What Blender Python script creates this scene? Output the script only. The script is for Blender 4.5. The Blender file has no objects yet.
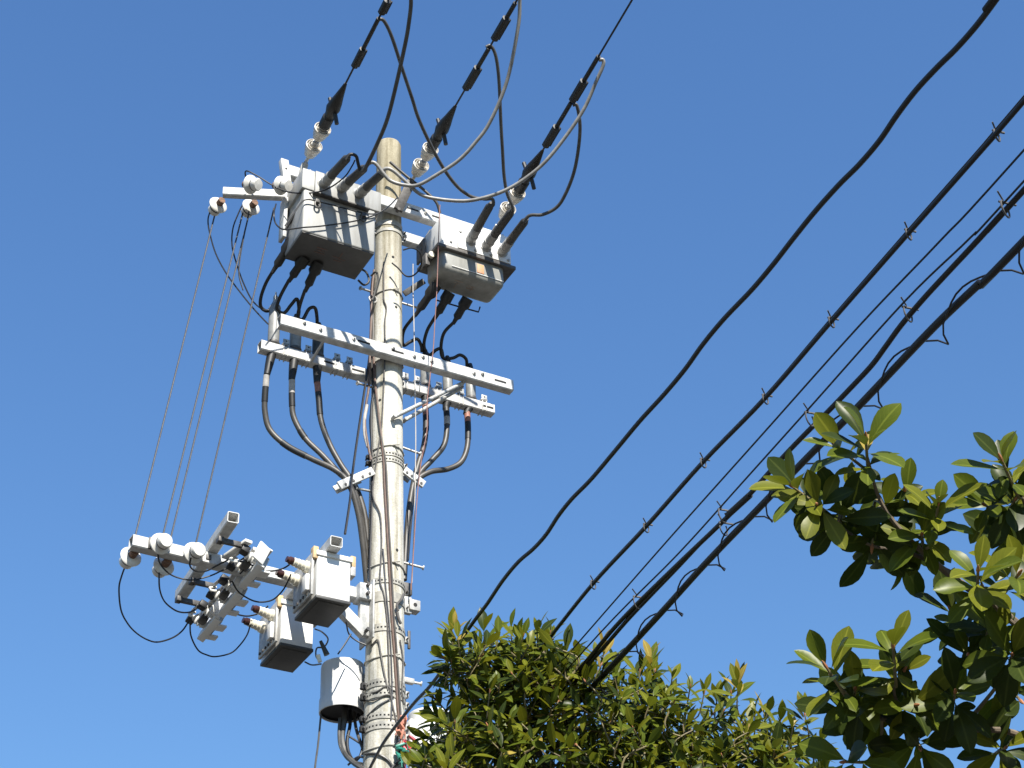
import bpy, bmesh, math, random
from mathutils import Vector, Matrix, Quaternion
R = math.radians
rng = random.Random(7)
sc = bpy.context.scene
col = sc.collection

# ------------------------------------------------------------------ camera
F, TH, ROLL = 1800.0, R(35), R(-2.33)
CAM = Vector((0, 0, 1.6))
fw = Vector((0, math.cos(TH), math.sin(TH)))
r0 = Vector((1, 0, 0)); u0 = r0.cross(fw)
rt = r0*math.cos(ROLL) + u0*math.sin(ROLL)
up = -r0*math.sin(ROLL) + u0*math.cos(ROLL)
cd = bpy.data.cameras.new('camera'); co = bpy.data.objects.new('camera', cd); col.objects.link(co)
co.matrix_world = Matrix(((rt.x, up.x, -fw.x, CAM.x), (rt.y, up.y, -fw.y, CAM.y), (rt.z, up.z, -fw.z, CAM.z), (0, 0, 0, 1)))
cd.sensor_width = 36; cd.lens = 36*F/1024; cd.clip_start = 0.05; cd.clip_end = 5000
sc.camera = co

# pole frame: U along the crossarms, V square to them (towards the viewer), Z up
PX0, PY0 = -1.018, 12.0
AZ = R(60)
U = Vector((math.sin(AZ), math.cos(AZ), 0)); V = Vector((math.cos(AZ), -math.sin(AZ), 0)); Z = Vector((0, 0, 1))
O = Vector((PX0, PY0, 0))
def W(u, v, z): return O + U*u + V*v + Z*z
def ray(x, y): return fw + rt*((x-512)/F) - up*((y-384)/F)
def PD(x, y, dep): return CAM + ray(x, y)*dep
def dep(p): return (p-CAM).dot(fw)
def PV(x, y, v):
    d = ray(x, y); return CAM + d*((O+V*v-CAM).dot(V)/d.dot(V))
def PZ(x, y, z):
    d = ray(x, y); return CAM + d*((z-CAM.z)/d.z)
def prad(z): return 0.108 + (12.68-z)/140.0
def PS(x, y, off=0.012):
    """point on the pole's surface seen at that pixel"""
    d = ray(x, y)
    t = 14.0
    r = 0.12
    for _ in range(4):
        a = d.x**2+d.y**2; ox, oy = CAM.x-O.x, CAM.y-O.y
        b = 2*(ox*d.x+oy*d.y); c = ox*ox+oy*oy-(r+off)**2
        D = b*b-4*a*c
        t = (-b-math.sqrt(D))/(2*a) if D > 0 else -b/(2*a)
        r = prad((CAM+d*t).z)
    return CAM+d*t
def local(p):
    q = p-O; return (q.dot(U), q.dot(V), q.z)

# ------------------------------------------------------------------ materials
def new_mat(name):
    m = bpy.data.materials.new(name); m.use_nodes = True
    nt = m.node_tree; b = nt.nodes['Principled BSDF']
    return m, nt, b
def mat(name, c1, c2=None, rough=.5, metal=0, scale=8, bump=0, stretch=(1, 1, 1), spec=.5, detail=6, lo=.35, hi=.65, coat=0):
    m, nt, b = new_mat(name)
    b.inputs['Roughness'].default_value = rough; b.inputs['Metallic'].default_value = metal
    b.inputs['Specular IOR Level'].default_value = spec
    b.inputs['Coat Weight'].default_value = coat
    c2 = c2 or tuple(x*.8 for x in c1)
    tc = nt.nodes.new('ShaderNodeTexCoord'); mp = nt.nodes.new('ShaderNodeMapping'); mp.inputs['Scale'].default_value = stretch
    nt.links.new(tc.outputs['Object'], mp.inputs['Vector'])
    n = nt.nodes.new('ShaderNodeTexNoise'); n.inputs['Scale'].default_value = scale; n.inputs['Detail'].default_value = detail
    n.inputs['Roughness'].default_value = .65
    nt.links.new(mp.outputs['Vector'], n.inputs['Vector'])
    rp = nt.nodes.new('ShaderNodeValToRGB')
    rp.color_ramp.elements[0].position = lo; rp.color_ramp.elements[1].position = hi
    rp.color_ramp.elements[0].color = (*c2, 1); rp.color_ramp.elements[1].color = (*c1, 1)
    nt.links.new(n.outputs['Fac'], rp.inputs['Fac']); nt.links.new(rp.outputs['Color'], b.inputs['Base Color'])
    if bump:
        bp = nt.nodes.new('ShaderNodeBump'); bp.inputs['Strength'].default_value = bump; bp.inputs['Distance'].default_value = .01
        nt.links.new(n.outputs['Fac'], bp.inputs['Height']); nt.links.new(bp.outputs['Normal'], b.inputs['Normal'])
    return m
M = {}
def concrete():
    m, nt, b = new_mat('weathered_concrete')
    b.inputs['Roughness'].default_value = .9
    tc = nt.nodes.new('ShaderNodeTexCoord')
    def noise(scale, stretch, detail=8, rough=.65):
        mp = nt.nodes.new('ShaderNodeMapping'); mp.inputs['Scale'].default_value = stretch
        nt.links.new(tc.outputs['Object'], mp.inputs['Vector'])
        n = nt.nodes.new('ShaderNodeTexNoise'); n.inputs['Scale'].default_value = scale; n.inputs['Detail'].default_value = detail; n.inputs['Roughness'].default_value = rough
        nt.links.new(mp.outputs['Vector'], n.inputs['Vector']); return n
    def ramp(n, p0, c0, p1, c1):
        r = nt.nodes.new('ShaderNodeValToRGB'); r.color_ramp.elements[0].position = p0; r.color_ramp.elements[1].position = p1
        r.color_ramp.elements[0].color = (*c0, 1); r.color_ramp.elements[1].color = (*c1, 1)
        nt.links.new(n.outputs['Fac'], r.inputs['Fac']); return r
    a = ramp(noise(5, (1, 1, .6)), .3, (.41, .395, .345), .7, (.63, .618, .575))
    s = ramp(noise(14, (1, 1, .05)), .38, (.55, .52, .44), .55, (1, 1, 1))     # rain streaks
    g = ramp(noise(70, (1, 1, 1), 3), .3, (.78, .77, .72), .62, (1, 1, 1))     # grain and pores
    l = ramp(noise(22, (1, 1, 1.0), 5, .8), .62, (1, 1, 1), .74, (.5, .47, .38))  # lichen spots
    sp = nt.nodes.new('ShaderNodeSeparateXYZ'); nt.links.new(tc.outputs['Object'], sp.inputs[0])
    mr = nt.nodes.new('ShaderNodeMapRange'); mr.inputs['From Min'].default_value = 11.3; mr.inputs['From Max'].default_value = 12.5
    ad = nt.nodes.new('ShaderNodeMath'); ad.operation = 'MULTIPLY_ADD'; ad.inputs[1].default_value = .9; nt.links.new(noise(6, (1, 1, .5)).outputs['Fac'], ad.inputs[0]); nt.links.new(sp.outputs['Z'], ad.inputs[2])
    nt.links.new(ad.outputs[0], mr.inputs['Value'])
    tp = nt.nodes.new('ShaderNodeValToRGB'); tp.color_ramp.elements[0].color = (1, 1, 1, 1); tp.color_ramp.elements[1].color = (.60, .545, .42, 1)   # browned weathered top
    nt.links.new(mr.outputs[0], tp.inputs['Fac'])
    x = None
    for k in (s, g, l, tp):
        mx = nt.nodes.new('ShaderNodeMix'); mx.data_type = 'RGBA'; mx.blend_type = 'MULTIPLY'; mx.inputs['Factor'].default_value = 1
        nt.links.new((x or a.outputs['Color']), mx.inputs['A']); nt.links.new(k.outputs['Color'], mx.inputs['B'])
        x = mx.outputs['Result']
    nt.links.new(x, b.inputs['Base Color'])
    bp = nt.nodes.new('ShaderNodeBump'); bp.inputs['Strength'].default_value = .5; bp.inputs['Distance'].default_value = .006
    nt.links.new(noise(40, (1, 1, 1)).outputs['Fac'], bp.inputs['Height']); nt.links.new(bp.outputs['Normal'], b.inputs['Normal'])
    return m
M['concrete'] = concrete()
M['undershade'] = mat('dark_grey_shaded_base', (.058, .057, .054), (.038, .037, .035), .55, 0, 12, .05)  # dark base colour with the shade of the box undersides put into it
M['arm'] = mat('galvanised_arm', (.55, .55, .535), (.36, .36, .345), .55, 0, 16, .12, (1, 1, 1), .4)
M['steel'] = mat('dull_galvanised_steel', (.45, .45, .43), (.28, .27, .25), .5, .25, 30, .1)
M['darksteel'] = mat('dark_steel', (.10, .095, .09), (.05, .045, .04), .55, .2, 30, .1)
M['rust'] = mat('rusty_bolt', (.22, .12, .07), (.10, .06, .045), .8, 0, 60, .2)
M['hole'] = mat('painted_dark_opening', (.02, .02, .02), (.015, .015, .015), .9)  # black paint for the dark inside of slots and holes that are not cut
M['enamel'] = mat('light_grey_enamel', (.345, .345, .33), (.24, .236, .218), .45, 0, 9, .04, (1, 1, .15), .5)
M['enamel2'] = mat('grey_enamel_tank', (.27, .27, .25), (.18, .178, .16), .45, 0, 9, .04, (1, 1, .2), .5)
M['whitebox'] = mat('white_painted_steel', (.70, .70, .68), (.60, .59, .56), .4, 0, 4, .02, (1, 1, .3), .5)
M['plastic'] = mat('grey_white_plastic', (.56, .56, .56), (.48, .48, .47), .4, 0, 4, .02, (1, 1, .3), .5)
M['porcelain'] = mat('white_porcelain', (.70, .69, .65), (.58, .56, .51), .18, 0, 6, 0, (1, 1, 1), .6)
M['bandsteel'] = mat('weathered_band_steel', (.36, .345, .30), (.24, .23, .20), .6, .1, 30, .1)
M['bell'] = mat('greyed_porcelain', (.52, .49, .43), (.38, .35, .30), .3, 0, 14)
M['orangemark'] = mat('faded_orange_stencil', (.30, .20, .14), (.27, .25, .22), .6, 0, 40)
M['cream'] = mat('cream_porcelain', (.72, .68, .56), (.60, .56, .44), .25, 0, 12)
M['brown'] = mat('brown_porcelain', (.06, .022, .016), (.035, .013, .010), .3, 0, 12)
M['tan'] = mat('weathered_tan_resin', (.50, .37, .20), (.36, .25, .13), .7, 0, 25, .1)
M['rubber'] = mat('black_rubber', (.011, .011, .011), (.007, .007, .007), .55, 0, 12, .1)
M['rubberdust'] = mat('dusty_black_rubber', (.045, .044, .04), (.022, .022, .02), .55, 0, 14, .1)
M['grip'] = mat('greyed_rubber_bushing', (.060, .058, .054), (.032, .031, .029), .55, 0, 22, .15)
M['sheencable'] = mat('pale_sheen_cable', (.27, .265, .25), (.17, .165, .155), .4, 0, 14, .1)  # lighter cable grey, the sunlit sheen of the outer loops put into the colour
M['cable'] = mat('grey_weathered_cable', (.080, .078, .073), (.045, .043, .040), .45, 0, 14, .1)
M['cable2'] = mat('brown_grey_cable', (.062, .056, .048), (.034, .031, .027), .48, 0, 11, .12)
M['blackcable'] = mat('black_cable_sheath', (.006, .0065, .008), (.004, .004, .005), .5, 0, 12)
M['wire'] = mat('grey_stranded_wire', (.075, .08, .085), (.045, .045, .05), .45, .3, 40)
M['copper'] = mat('brown_insulated_wire', (.13, .08, .058), (.08, .05, .037), .5, 0, 20)
M['pinkwire'] = mat('faded_red_wire', (.26, .13, .11), (.18, .09, .075), .6, 0, 20)
M['headgrey'] = mat('grey_cable_head', (.24, .24, .23), (.17, .17, .16), .45, 0, 14, .05)
M['tape'] = mat('faded_silver_tape', (.42, .40, .37), (.28, .26, .24), .5, 0, 20)
M['redtape'] = mat('faded_red_tape', (.34, .15, .10), (.2, .09, .07), .6, 0, 20)
M['orange'] = mat('faded_orange_sticker', (.62, .25, .10), (.46, .24, .15), .6, 0, 30)
M['orangepale'] = mat('worn_orange_stencil', (.16, .07, .045), (.09, .07, .06), .6, 0, 40)
M['red'] = mat('red_plastic', (.55, .05, .07), (.38, .03, .05), .45, 0, 30)
M['green'] = mat('green_plastic', (.03, .22, .16), (.02, .14, .10), .45, 0, 30)
M['salmon'] = mat('salmon_plastic', (.52, .22, .14), (.36, .14, .09), .5, 0, 30)
M['bark'] = mat('grey_brown_bark', (.16, .125, .085), (.07, .055, .04), .9, 0, 20, .5, (1, 1, .25))
M['twig'] = mat('olive_twig', (.20, .17, .075), (.10, .075, .04), .7, 0, 30, .2)
M['bud'] = mat('reddish_bud', (.42, .16, .08), (.25, .12, .05), .6, 0, 60)
M['ground'] = mat('ground_asphalt', (.085, .079, .069), (.055, .051, .045), .95, 0, 3, .2)

def leafmat(name, c1, c2, trans, rough=.34, tl=.25):
    m = mat(name, c1, c2, rough, 0, 9, .05, spec=.11, lo=.3, hi=.7)
    nt = m.node_tree; b = nt.nodes['Principled BSDF']; out = nt.nodes['Material Output']
    # pale midrib and faint side veins, laid out along each leaf
    uv = nt.nodes.new('ShaderNodeUVMap'); uv.uv_map = 'leaf'
    sx = nt.nodes.new('ShaderNodeSeparateXYZ'); nt.links.new(uv.outputs[0], sx.inputs[0])
    def math_(op, a, v=None):
        n = nt.nodes.new('ShaderNodeMath'); n.operation = op; nt.links.new(a, n.inputs[0])
        if isinstance(v, (int, float)): n.inputs[1].default_value = v
        elif v is not None: nt.links.new(v, n.inputs[1])
        return n.outputs[0]
    ab = math_('ABSOLUTE', math_('SUBTRACT', sx.outputs[0], .5))
    rib = nt.nodes.new('ShaderNodeMapRange'); rib.inputs['From Min'].default_value = .07; rib.inputs['From Max'].default_value = .025; nt.links.new(ab, rib.inputs['Value'])
    vf = nt.nodes.new('ShaderNodeMapRange'); vf.inputs['To Max'].default_value = .35
    sn = math_('ABSOLUTE', math_('SINE', math_('MULTIPLY', math_('SUBTRACT', sx.outputs[1], math_('MULTIPLY', ab, .55)), 28.0)))
    vf.inputs['From Min'].default_value = .25; vf.inputs['From Max'].default_value = .0; nt.links.new(sn, vf.inputs['Value'])
    fac = math_('MAXIMUM', rib.outputs[0], vf.outputs[0])
    src = b.inputs['Base Color'].links[0].from_socket
    mxr = nt.nodes.new('ShaderNodeMix'); mxr.data_type = 'RGBA'; nt.links.new(fac, mxr.inputs['Factor']); nt.links.new(src, mxr.inputs['A'])
    mxr.inputs['B'].default_value = (c1[0]*1.3+.016, c1[1]*1.25+.016, c1[2]*1.3+.005, 1)
    nt.links.new(mxr.outputs['Result'], b.inputs['Base Color'])
    t = nt.nodes.new('ShaderNodeBsdfTranslucent'); t.inputs['Color'].default_value = (*trans, 1)
    mx = nt.nodes.new('ShaderNodeMixShader'); mx.inputs['Fac'].default_value = tl
    nt.links.new(b.outputs[0], mx.inputs[1]); nt.links.new(t.outputs[0], mx.inputs[2]); nt.links.new(mx.outputs[0], out.inputs['Surface'])
    return m
M['leafA'] = leafmat('leaf_mid_green', (.080, .102, .010), (.050, .068, .008), (.15, .17, .012))
M['leafB'] = leafmat('leaf_dark_green', (.030, .044, .008), (.018, .028, .006), (.08, .10, .010))
M['leafC'] = leafmat('leaf_olive_green', (.120, .128, .011), (.080, .090, .009), (.22, .22, .014))
M['leafD'] = leafmat('leaf_yellow_tip', (.30, .24, .05), (.22, .15, .04), (.35, .25, .03))
LEAFMATS = [M['leafA'], M['leafB'], M['leafC'], M['leafD']]

# ------------------------------------------------------------------ mesh builder
def ortho(a):
    a = a.normalized(); h = Vector((0, 0, 1)) if abs(a.z) < .9 else Vector((1, 0, 0))
    x = a.cross(h).normalized(); return x, a.cross(x).normalized()
def spline(P, n=6):
    if len(P) < 3: return list(P)
    out = []
    for i in range(len(P)-1):
        p0 = P[i-1] if i else P[0]*2-P[1]
        p1, p2 = P[i], P[i+1]
        p3 = P[i+2] if i+2 < len(P) else P[-1]*2-P[-2]
        for k in range(n):
            t = k/n
            out.append(.5*((2*p1)+(p2-p0)*t+(2*p0-5*p1+4*p2-p3)*t*t+(3*p1-p0-3*p2+p3)*t**3))
    out.append(P[-1]); return out
class MB:
    def __init__(s, base=None):
        s.bm = bmesh.new(); s.base = base; s.mi = 0; s.mats = []
    def use(s, m):
        if m not in s.mats: s.mats.append(m)
        s.mi = s.mats.index(m); return s
    def _f(s, vs, smooth=True):
        try: f = s.bm.faces.new(vs); f.material_index = s.mi; f.smooth = smooth; return f
        except ValueError: return None
    def box(s, c, ax, half, bevel=.004, seg=2):
        t = bmesh.new(); bmesh.ops.create_cube(t, size=2)
        for v in t.verts: v.co = Vector((v.co.x*half[0], v.co.y*half[1], v.co.z*half[2]))
        bevel = min(bevel, min(half)*.9)
        if bevel > 0: bmesh.ops.bevel(t, geom=list(t.edges), offset=bevel, segments=seg, profile=.5, affect='EDGES')
        mp = {}
        for v in t.verts: mp[v.index] = s.bm.verts.new(c+ax[0]*v.co.x+ax[1]*v.co.y+ax[2]*v.co.z)
        big = sorted(f.calc_area() for f in t.faces)[-6] if len(t.faces) >= 6 else 0
        for f in t.faces: s._f([mp[v.index] for v in f.verts], f.calc_area() < big*.999)
        t.free(); return s
    def uvz(s, u, v, z, bevel=.004, seg=2):
        c = W((u[0]+u[1])/2, (v[0]+v[1])/2, (z[0]+z[1])/2)
        return s.box(c, (U, V, Z), ((u[1]-u[0])/2, (v[1]-v[0])/2, (z[1]-z[0])/2), bevel, seg)
    def tube(s, P, r, n=8, sm=0, cap=True):
        if sm:
            rs = r if isinstance(r, (list, tuple)) else None
            if rs: r = [a for i in range(len(rs)-1) for a in [rs[i]+(rs[i+1]-rs[i])*k/sm for k in range(sm)]]+[rs[-1]]
            P = spline(P, sm)
        if not isinstance(r, (list, tuple)): r = [r]*len(P)
        rings = []; x = None
        for i, p in enumerate(P):
            d = (P[min(i+1, len(P)-1)]-P[max(i-1, 0)])
            if d.length < 1e-9: d = Vector((0, 0, 1))
            d.normalize()
            if x is None: x, y = ortho(d)
            x = (x-d*x.dot(d))
            if x.length < 1e-6: x, _ = ortho(d)
            x.normalize(); y = d.cross(x)
            rings.append([s.bm.verts.new(p+(x*math.cos(2*math.pi*k/n)+y*math.sin(2*math.pi*k/n))*r[i]) for k in range(n)])
        for a, b in zip(rings, rings[1:]):
            for k in range(n): s._f([a[k], a[(k+1) % n], b[(k+1) % n], b[k]])
        if cap:
            s._f(rings[0][::-1], False); s._f(rings[-1], False)
        return s
    def cyl(s, a, b, r0, r1=None, n=16): return s.tube([a, b], [r0, r0 if r1 is None else r1], n)
    def lathe(s, c, axis, prof, n=24, cap=True, sharp=True):
        """prof: list of (radius, height along axis)"""
        axis = axis.normalized(); x, y = ortho(axis); prev = None
        for i, (r, h) in enumerate(prof):
            ring = [s.bm.verts.new(c+axis*h+(x*math.cos(2*math.pi*k/n)+y*math.sin(2*math.pi*k/n))*max(r, 1e-4)) for k in range(n)]
            if prev:
                for k in range(n): s._f([prev[k], prev[(k+1) % n], ring[(k+1) % n], ring[k]])
            elif cap: s._f(ring[::-1], False)
            prev = ring
        if cap: s._f(prev, False)
        return s
    def sqtube(s, a, b, w, h, t=.006, side=None):
        """hollow square section from a to b: w wide, h high"""
        d = (b-a).normalized(); x = (side or d.cross(Z)).normalized(); y = x.cross(d).normalized()
        if y.z < 0: y = -y
        rings = []
        bv = .008
        def ring(p, w, h, bv):
            pts = [(-w/2, -h/2+bv), (-w/2+bv, -h/2), (w/2-bv, -h/2), (w/2, -h/2+bv), (w/2, h/2-bv), (w/2-bv, h/2), (-w/2+bv, h/2), (-w/2, h/2-bv)]
            return [s.bm.verts.new(p+x*q[0]+y*q[1]) for q in pts]
        o0, o1 = ring(a, w, h, bv), ring(b, w, h, bv); i0, i1 = ring(a, w-2*t, h-2*t, bv*.6), ring(b, w-2*t, h-2*t, bv*.6)
        for A, B in ((o0, o1), (i1, i0)):
            for k in range(8): s._f([A[k], A[(k+1) % 8], B[(k+1) % 8], B[k]], False)
        for A, B in ((o0, i0), (i1, o1)):
            for k in range(8): s._f([A[(k+1) % 8], A[k], B[k], B[(k+1) % 8]], False)
        return s
    def sphere(s, c, r, n=10):
        return s.lathe(c, Vector((0, 0, 1)), [(r*math.sin(math.pi*k/n), -r*math.cos(math.pi*k/n)) for k in range(n+1)], n+2, False)
    def build(s, name, m=None, parent=None, label=None):
        base = s.base
        if base is None:
            base = Vector(); k = 0
            for v in s.bm.verts: base += v.co; k += 1
            base /= max(k, 1)
        bmesh.ops.recalc_face_normals(s.bm, faces=list(s.bm.faces))
        for v in s.bm.verts: v.co -= base
        me = bpy.data.meshes.new(name); s.bm.to_mesh(me); s.bm.free(); me.set_sharp_from_angle(angle=.75)
        o = bpy.data.objects.new(name, me); col.objects.link(o)
        mats = s.mats or [M[m] if isinstance(m, str) else m]
        for q in mats: me.materials.append(q)
        if parent: o.parent = parent
        else: o.location = base
        if label: o['label'] = label
        return o
def tag(o, label, cat, group=None):
    o['label'] = label; o['category'] = cat
    if group: o['group'] = group
    return o
def thing(name, label, cat, loc, group=None):
    o = bpy.data.objects.new(name, None); col.objects.link(o); o.location = loc; o.empty_display_size = .1
    return tag(o, label, cat, group)
def kids(o): return [c for c in bpy.data.objects if c.parent == o]
def copy_tree(o, parent=None):
    c = o.copy(); col.objects.link(c)
    if parent: c.parent = parent
    for k in kids(o): copy_tree(k, c)
    return c
def px_path(px, d0, d1):
    """points along a curve whose depth runs evenly (in 1/depth) from d0 to d1"""
    L = [0]
    for a, b in zip(px, px[1:]): L.append(L[-1]+math.hypot(a[0]-b[0], a[1]-b[1]))
    return [PD(x, y, 1/((1/d0)*(1-l/L[-1])+(1/d1)*l/L[-1])) for (x, y), l in zip(px, L)]
def cable(name, px, a, b, r, m, label, cat, group=None, n=8):
    """a, b: depths (numbers > 5) or V offsets of the two ends"""
    da = a if a > 5 else dep(PV(*px[0], a)); db = b if b > 5 else dep(PV(*px[-1], b))
    P = px_path(px, da, db)
    o = MB().tube(P, r, n, 6).build(name, m)
    tag(o, label, cat, group); return o, P

# ------------------------------------------------------------------ ground
g = MB(Vector()); bmv = [g.bm.verts.new(Vector((x, y, 0))) for x, y in ((-600, -600), (600, -600), (600, 600), (-600, 600))]
g._f(bmv, False); gro = g.build('ground', 'ground'); gro['kind'] = 'structure'

# ------------------------------------------------------------------ pole
pole = thing('utility_pole', 'weathered round concrete utility pole carrying switch boxes and crossarms', 'utility pole', O)
B = O.copy()
prof = [(prad(z), z) for z in [0, 2, 4, 6, 7, 8, 9, 10, 11, 12, 12.4, 12.655]]+[(prad(12.68)-.008, 12.675), (prad(12.68)-.02, 12.682)]
MB(B).lathe(O, Z, prof, 48).build('shaft', 'concrete', pole)
MB(B).lathe(O+Z*12.682, Z, [(.07, 0), (.068, .004)], 32).build('end_cap', 'steel', pole)
def zy(y):
    return PS(387, y, 0).z
def band(y, h, kind):
    z = zy(y); r0 = prad(z)+.002; b = MB(B).use(M['bandsteel'])
    if kind == 'wire':
        b.tube([O+Z*(z+.012*math.sin(k*.7))+Vector((math.cos(k*.2618), math.sin(k*.2618), 0))*(r0+.004) for k in range(25)], .0055, 6)
        p = PS(393, y-1, .01); b.tube([p, p+U*.05+Z*.012+V*.012], .006, 6); b.tube([p+U*.02, p+U*.04-Z*.02+V*.02], .006, 6)
        b.build('tie_wire', None, pole); return
    n = 40; rings = []
    prof = [(r0, z-h/2), (r0+.005, z-h/2), (r0+.005, z+h/2), (r0, z+h/2)]
    b.lathe(O, Z, prof, 40, False)
    if kind == 'perf':
        b.use(M['hole'])
        for k in range(34):
            a = 2*math.pi*k/34
            d = Vector((math.cos(a), math.sin(a), 0)); t = Vector((-d.y, d.x, 0))
            b.box(O+Z*z+d*(r0+.004), (d, t, Z), (.003, .0065, .0055), 0)
    else:
        b.use(M['steel'])
    for sg in (-1, 1):
        d = U*sg; b.box(O+Z*z+d*(r0+.02), (U, V, Z), (.022, .016, h*.42), .003)
        b.use(M['darksteel']).cyl(O+Z*z+d*(r0+.026)-V*.045, O+Z*z+d*(r0+.026)+V*.045, .007, n=8).use(M['steel'])
    b.build('band', None, pole)
for y, h, k in ((222, .05, 'plain'), (229, .03, 'plain'), (290, .01, 'wire'), (358, .02, 'wire'), (446, .01, 'wire'), (453, .04, 'perf'), (459, .04, 'perf'), (563, .01, 'wire'), (580, .045, 'perf'), (596, .085, 'plain'),
                (627, .06, 'perf'), (656, .01, 'wire'), (682, .06, 'perf'), (693, .06, 'perf'), (715, .05, 'perf'), (725, .055, 'perf'), (746, .01, 'wire')):
    band(y, h, k)
for a, b_ in (((375, 293), (360, 288)), ((402, 303), (418, 308)), ((375, 388), (357, 383)), ((404, 448), (421, 454)), ((374, 492), (355, 488)), ((405, 563), (424, 568)), ((405, 681), (422, 684))):
    p, q = PV(*a, -.02), PV(*b_, .02)
    d = (q-p).normalized()
    MB(B).cyl(p-d*.03, q, .010, n=10).lathe(q, d, [(.018, -.012), (.02, -.004), (.018, 0)], 12).build('step_bolt', 'steel', pole)
# holes and a loose spike hook on the shaft
for x, y in ((396, 307), (393, 257), (380, 400), (397, 550)):
    p = PS(x, y, 0); d = (p-O); d.z = 0; d.normalize(); MB(B).cyl(p-d*.01, p+d*.003, .012, n=12).build('bolt_hole', 'hole', pole)
hk = MB(B).use(M['darksteel'])
for pts in ([(404, 594), (401, 600), (397, 605), (398, 611)], [(397, 612), (399, 620), (401, 624)]):
    hk.tube([PS(x, y, .03) for x, y in pts], .011, 8, 5)
hk.build('hook', None, pole)
c = PV(413, 607, .0); MB(B).use(M['steel']).box(c, (U, V, Z), (.045, .04, .045), .005).box(c-U*.06, (U, V, Z), (.04, .02, .07), .004).use(M['hole']).cyl(c+V*.039, c+V*.042, .016, n=12).build('side_bracket', None, pole)
c = PV(409.5, 590, 0); MB(B).box(c-U*.02, (U, V, Z), (.035, .02, .05), .004).build('side_clip', 'darksteel', pole)
c = PV(409, 640, 0); MB(B).box(c, (U, V, Z), (.010, .010, .075), .004).box(c-U*.02, (U, V, Z), (.03, .008, .012), .003).build('side_pin', 'darksteel', pole)
c = PV(408, 681, 0); MB(B).box(c, (U, V, Z), (.045, .02, .02), .004).build('side_clip', 'steel', pole)

# ------------------------------------------------------------------ crossarms
def arm(name, label, a, b, w, h, group=None, slots=(), bolts=(), clamps=(), front=V):
    t = thing(name, label, 'crossarm', (a+b)/2, group); base = (a+b)/2
    d = (b-a).normalized()
    MB(base).sqtube(a, b, w, h).build('beam', 'arm', t)
    for s_ in slots:
        MB(base).box(a+d*s_+front*(w/2), (d, front, d.cross(front)), (.055, .0025, .009), .001).build('slot', 'hole', t)  # slot painted on as a thin black strip
    if bolts:
        for s_, z_ in bolts:
            p = a+d*s_+front*(w/2)+Z*z_; m = MB(base).use(M['steel'])
            m.lathe(p, front, [(.016, -.002), (.016, .012), (.008, .013), (.008, .026)], 6)
            m.build('bolt', None, t)
    for s_ in clamps:
        c = a+d*s_
        m = MB(base).use(M['steel'])
        for dx in (-.018, .018):
            m.box(c+d*dx, (d, front, Z), (.0045, w/2+.006, h/2+.006), .002)
        m.box(c+Z*(h/2+.014), (d, front, Z), (.03, w/2+.004, .008), .002)
        m.box(c+Z*(h/2+.035)+front*(w/2), (d, front, Z), (.026, .004, .028), .002)
        m.use(M['hole']).cyl(c+Z*(h/2+.042)+front*(w/2+.003), c+Z*(h/2+.042)+front*(w/2+.0055), .007, n=8)
        m.build('clamp', None, t)
    return t
zc = 10.232
arm('crossarm', 'pale square crossarm across the front of the pole, second level down, above the cable heads', W(-1.03, .175, zc), W(1.065, .175, zc), .085, .11,
    slots=(.72, 1.02, 1.97), bolts=((.34, .0), (.63, .0), (.98, .02), (1.17, 0), (1.25, .02), (1.33, 0), (1.72, 0), (1.80, .02), (.2, .02)), clamps=())
zr = 10.19
heads_u = [-.944, -.755, -.555, .425, .635, .855]
arm('crossarm', 'pale square crossarm behind the pole holding the six grey cable heads', W(-1.06, -.15, zr), W(1.06, -.15, zr), .085, .095,
    slots=(.60, 2.05, .85), clamps=[u+1.06 for u in (-.85, -.655, -.40, -.29, -.09, .22, .33, .53, .74, .96)], bolts=((.95, 0), (1.25, 0)))
zt = 11.82
arm('crossarm', 'white top crossarm passing in front of the pole behind both switch boxes', W(-1.02, .16, zt), W(1.0, .16, zt), .08, .12, slots=(1.16, 1.40, .72), bolts=((1.28, 0), (1.52, .02)))
arm('crossarm', 'white top crossarm passing behind the pole, its end meeting the right switch box', W(-.9, -.16, zt-.03), W(1.0, -.16, zt-.03), .08, .11, bolts=((1.12, 0),))
# diagonal braces
for a, b_, v0, v1, lab in (((394, 417), (463, 383), .17, .13, 'upper pale diagonal brace from the pole front to the front crossarm'), ((405, 420), (461, 388), .05, .05, 'lower pale diagonal brace from the pole side to the crossarm')):
    p, q = PV(*a, v0), PV(*b_, v1); m = MB((p+q)/2)
    d = (q-p).normalized(); m.use(M['steel']).tube([p, q], .017, 10)
    m.cyl(p-V*.03, p+V*.03, .016, n=8).cyl(q-V*.03, q+V*.03, .014, n=8)
    tag(m.build('crossarm_brace'), lab, 'brace', 'crossarm braces')
# short vertical links between arms (left)
p, q = PV(323, 342, .1), PV(311, 362, -.1)
tag(MB().use(M['steel']).tube([p, q], .012, 8).cyl(p-V*.03, p+V*.05, .012, n=8).build('crossarm_brace'), 'short steel brace joining the two crossarms left of the pole', 'brace', 'crossarm braces')

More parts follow.
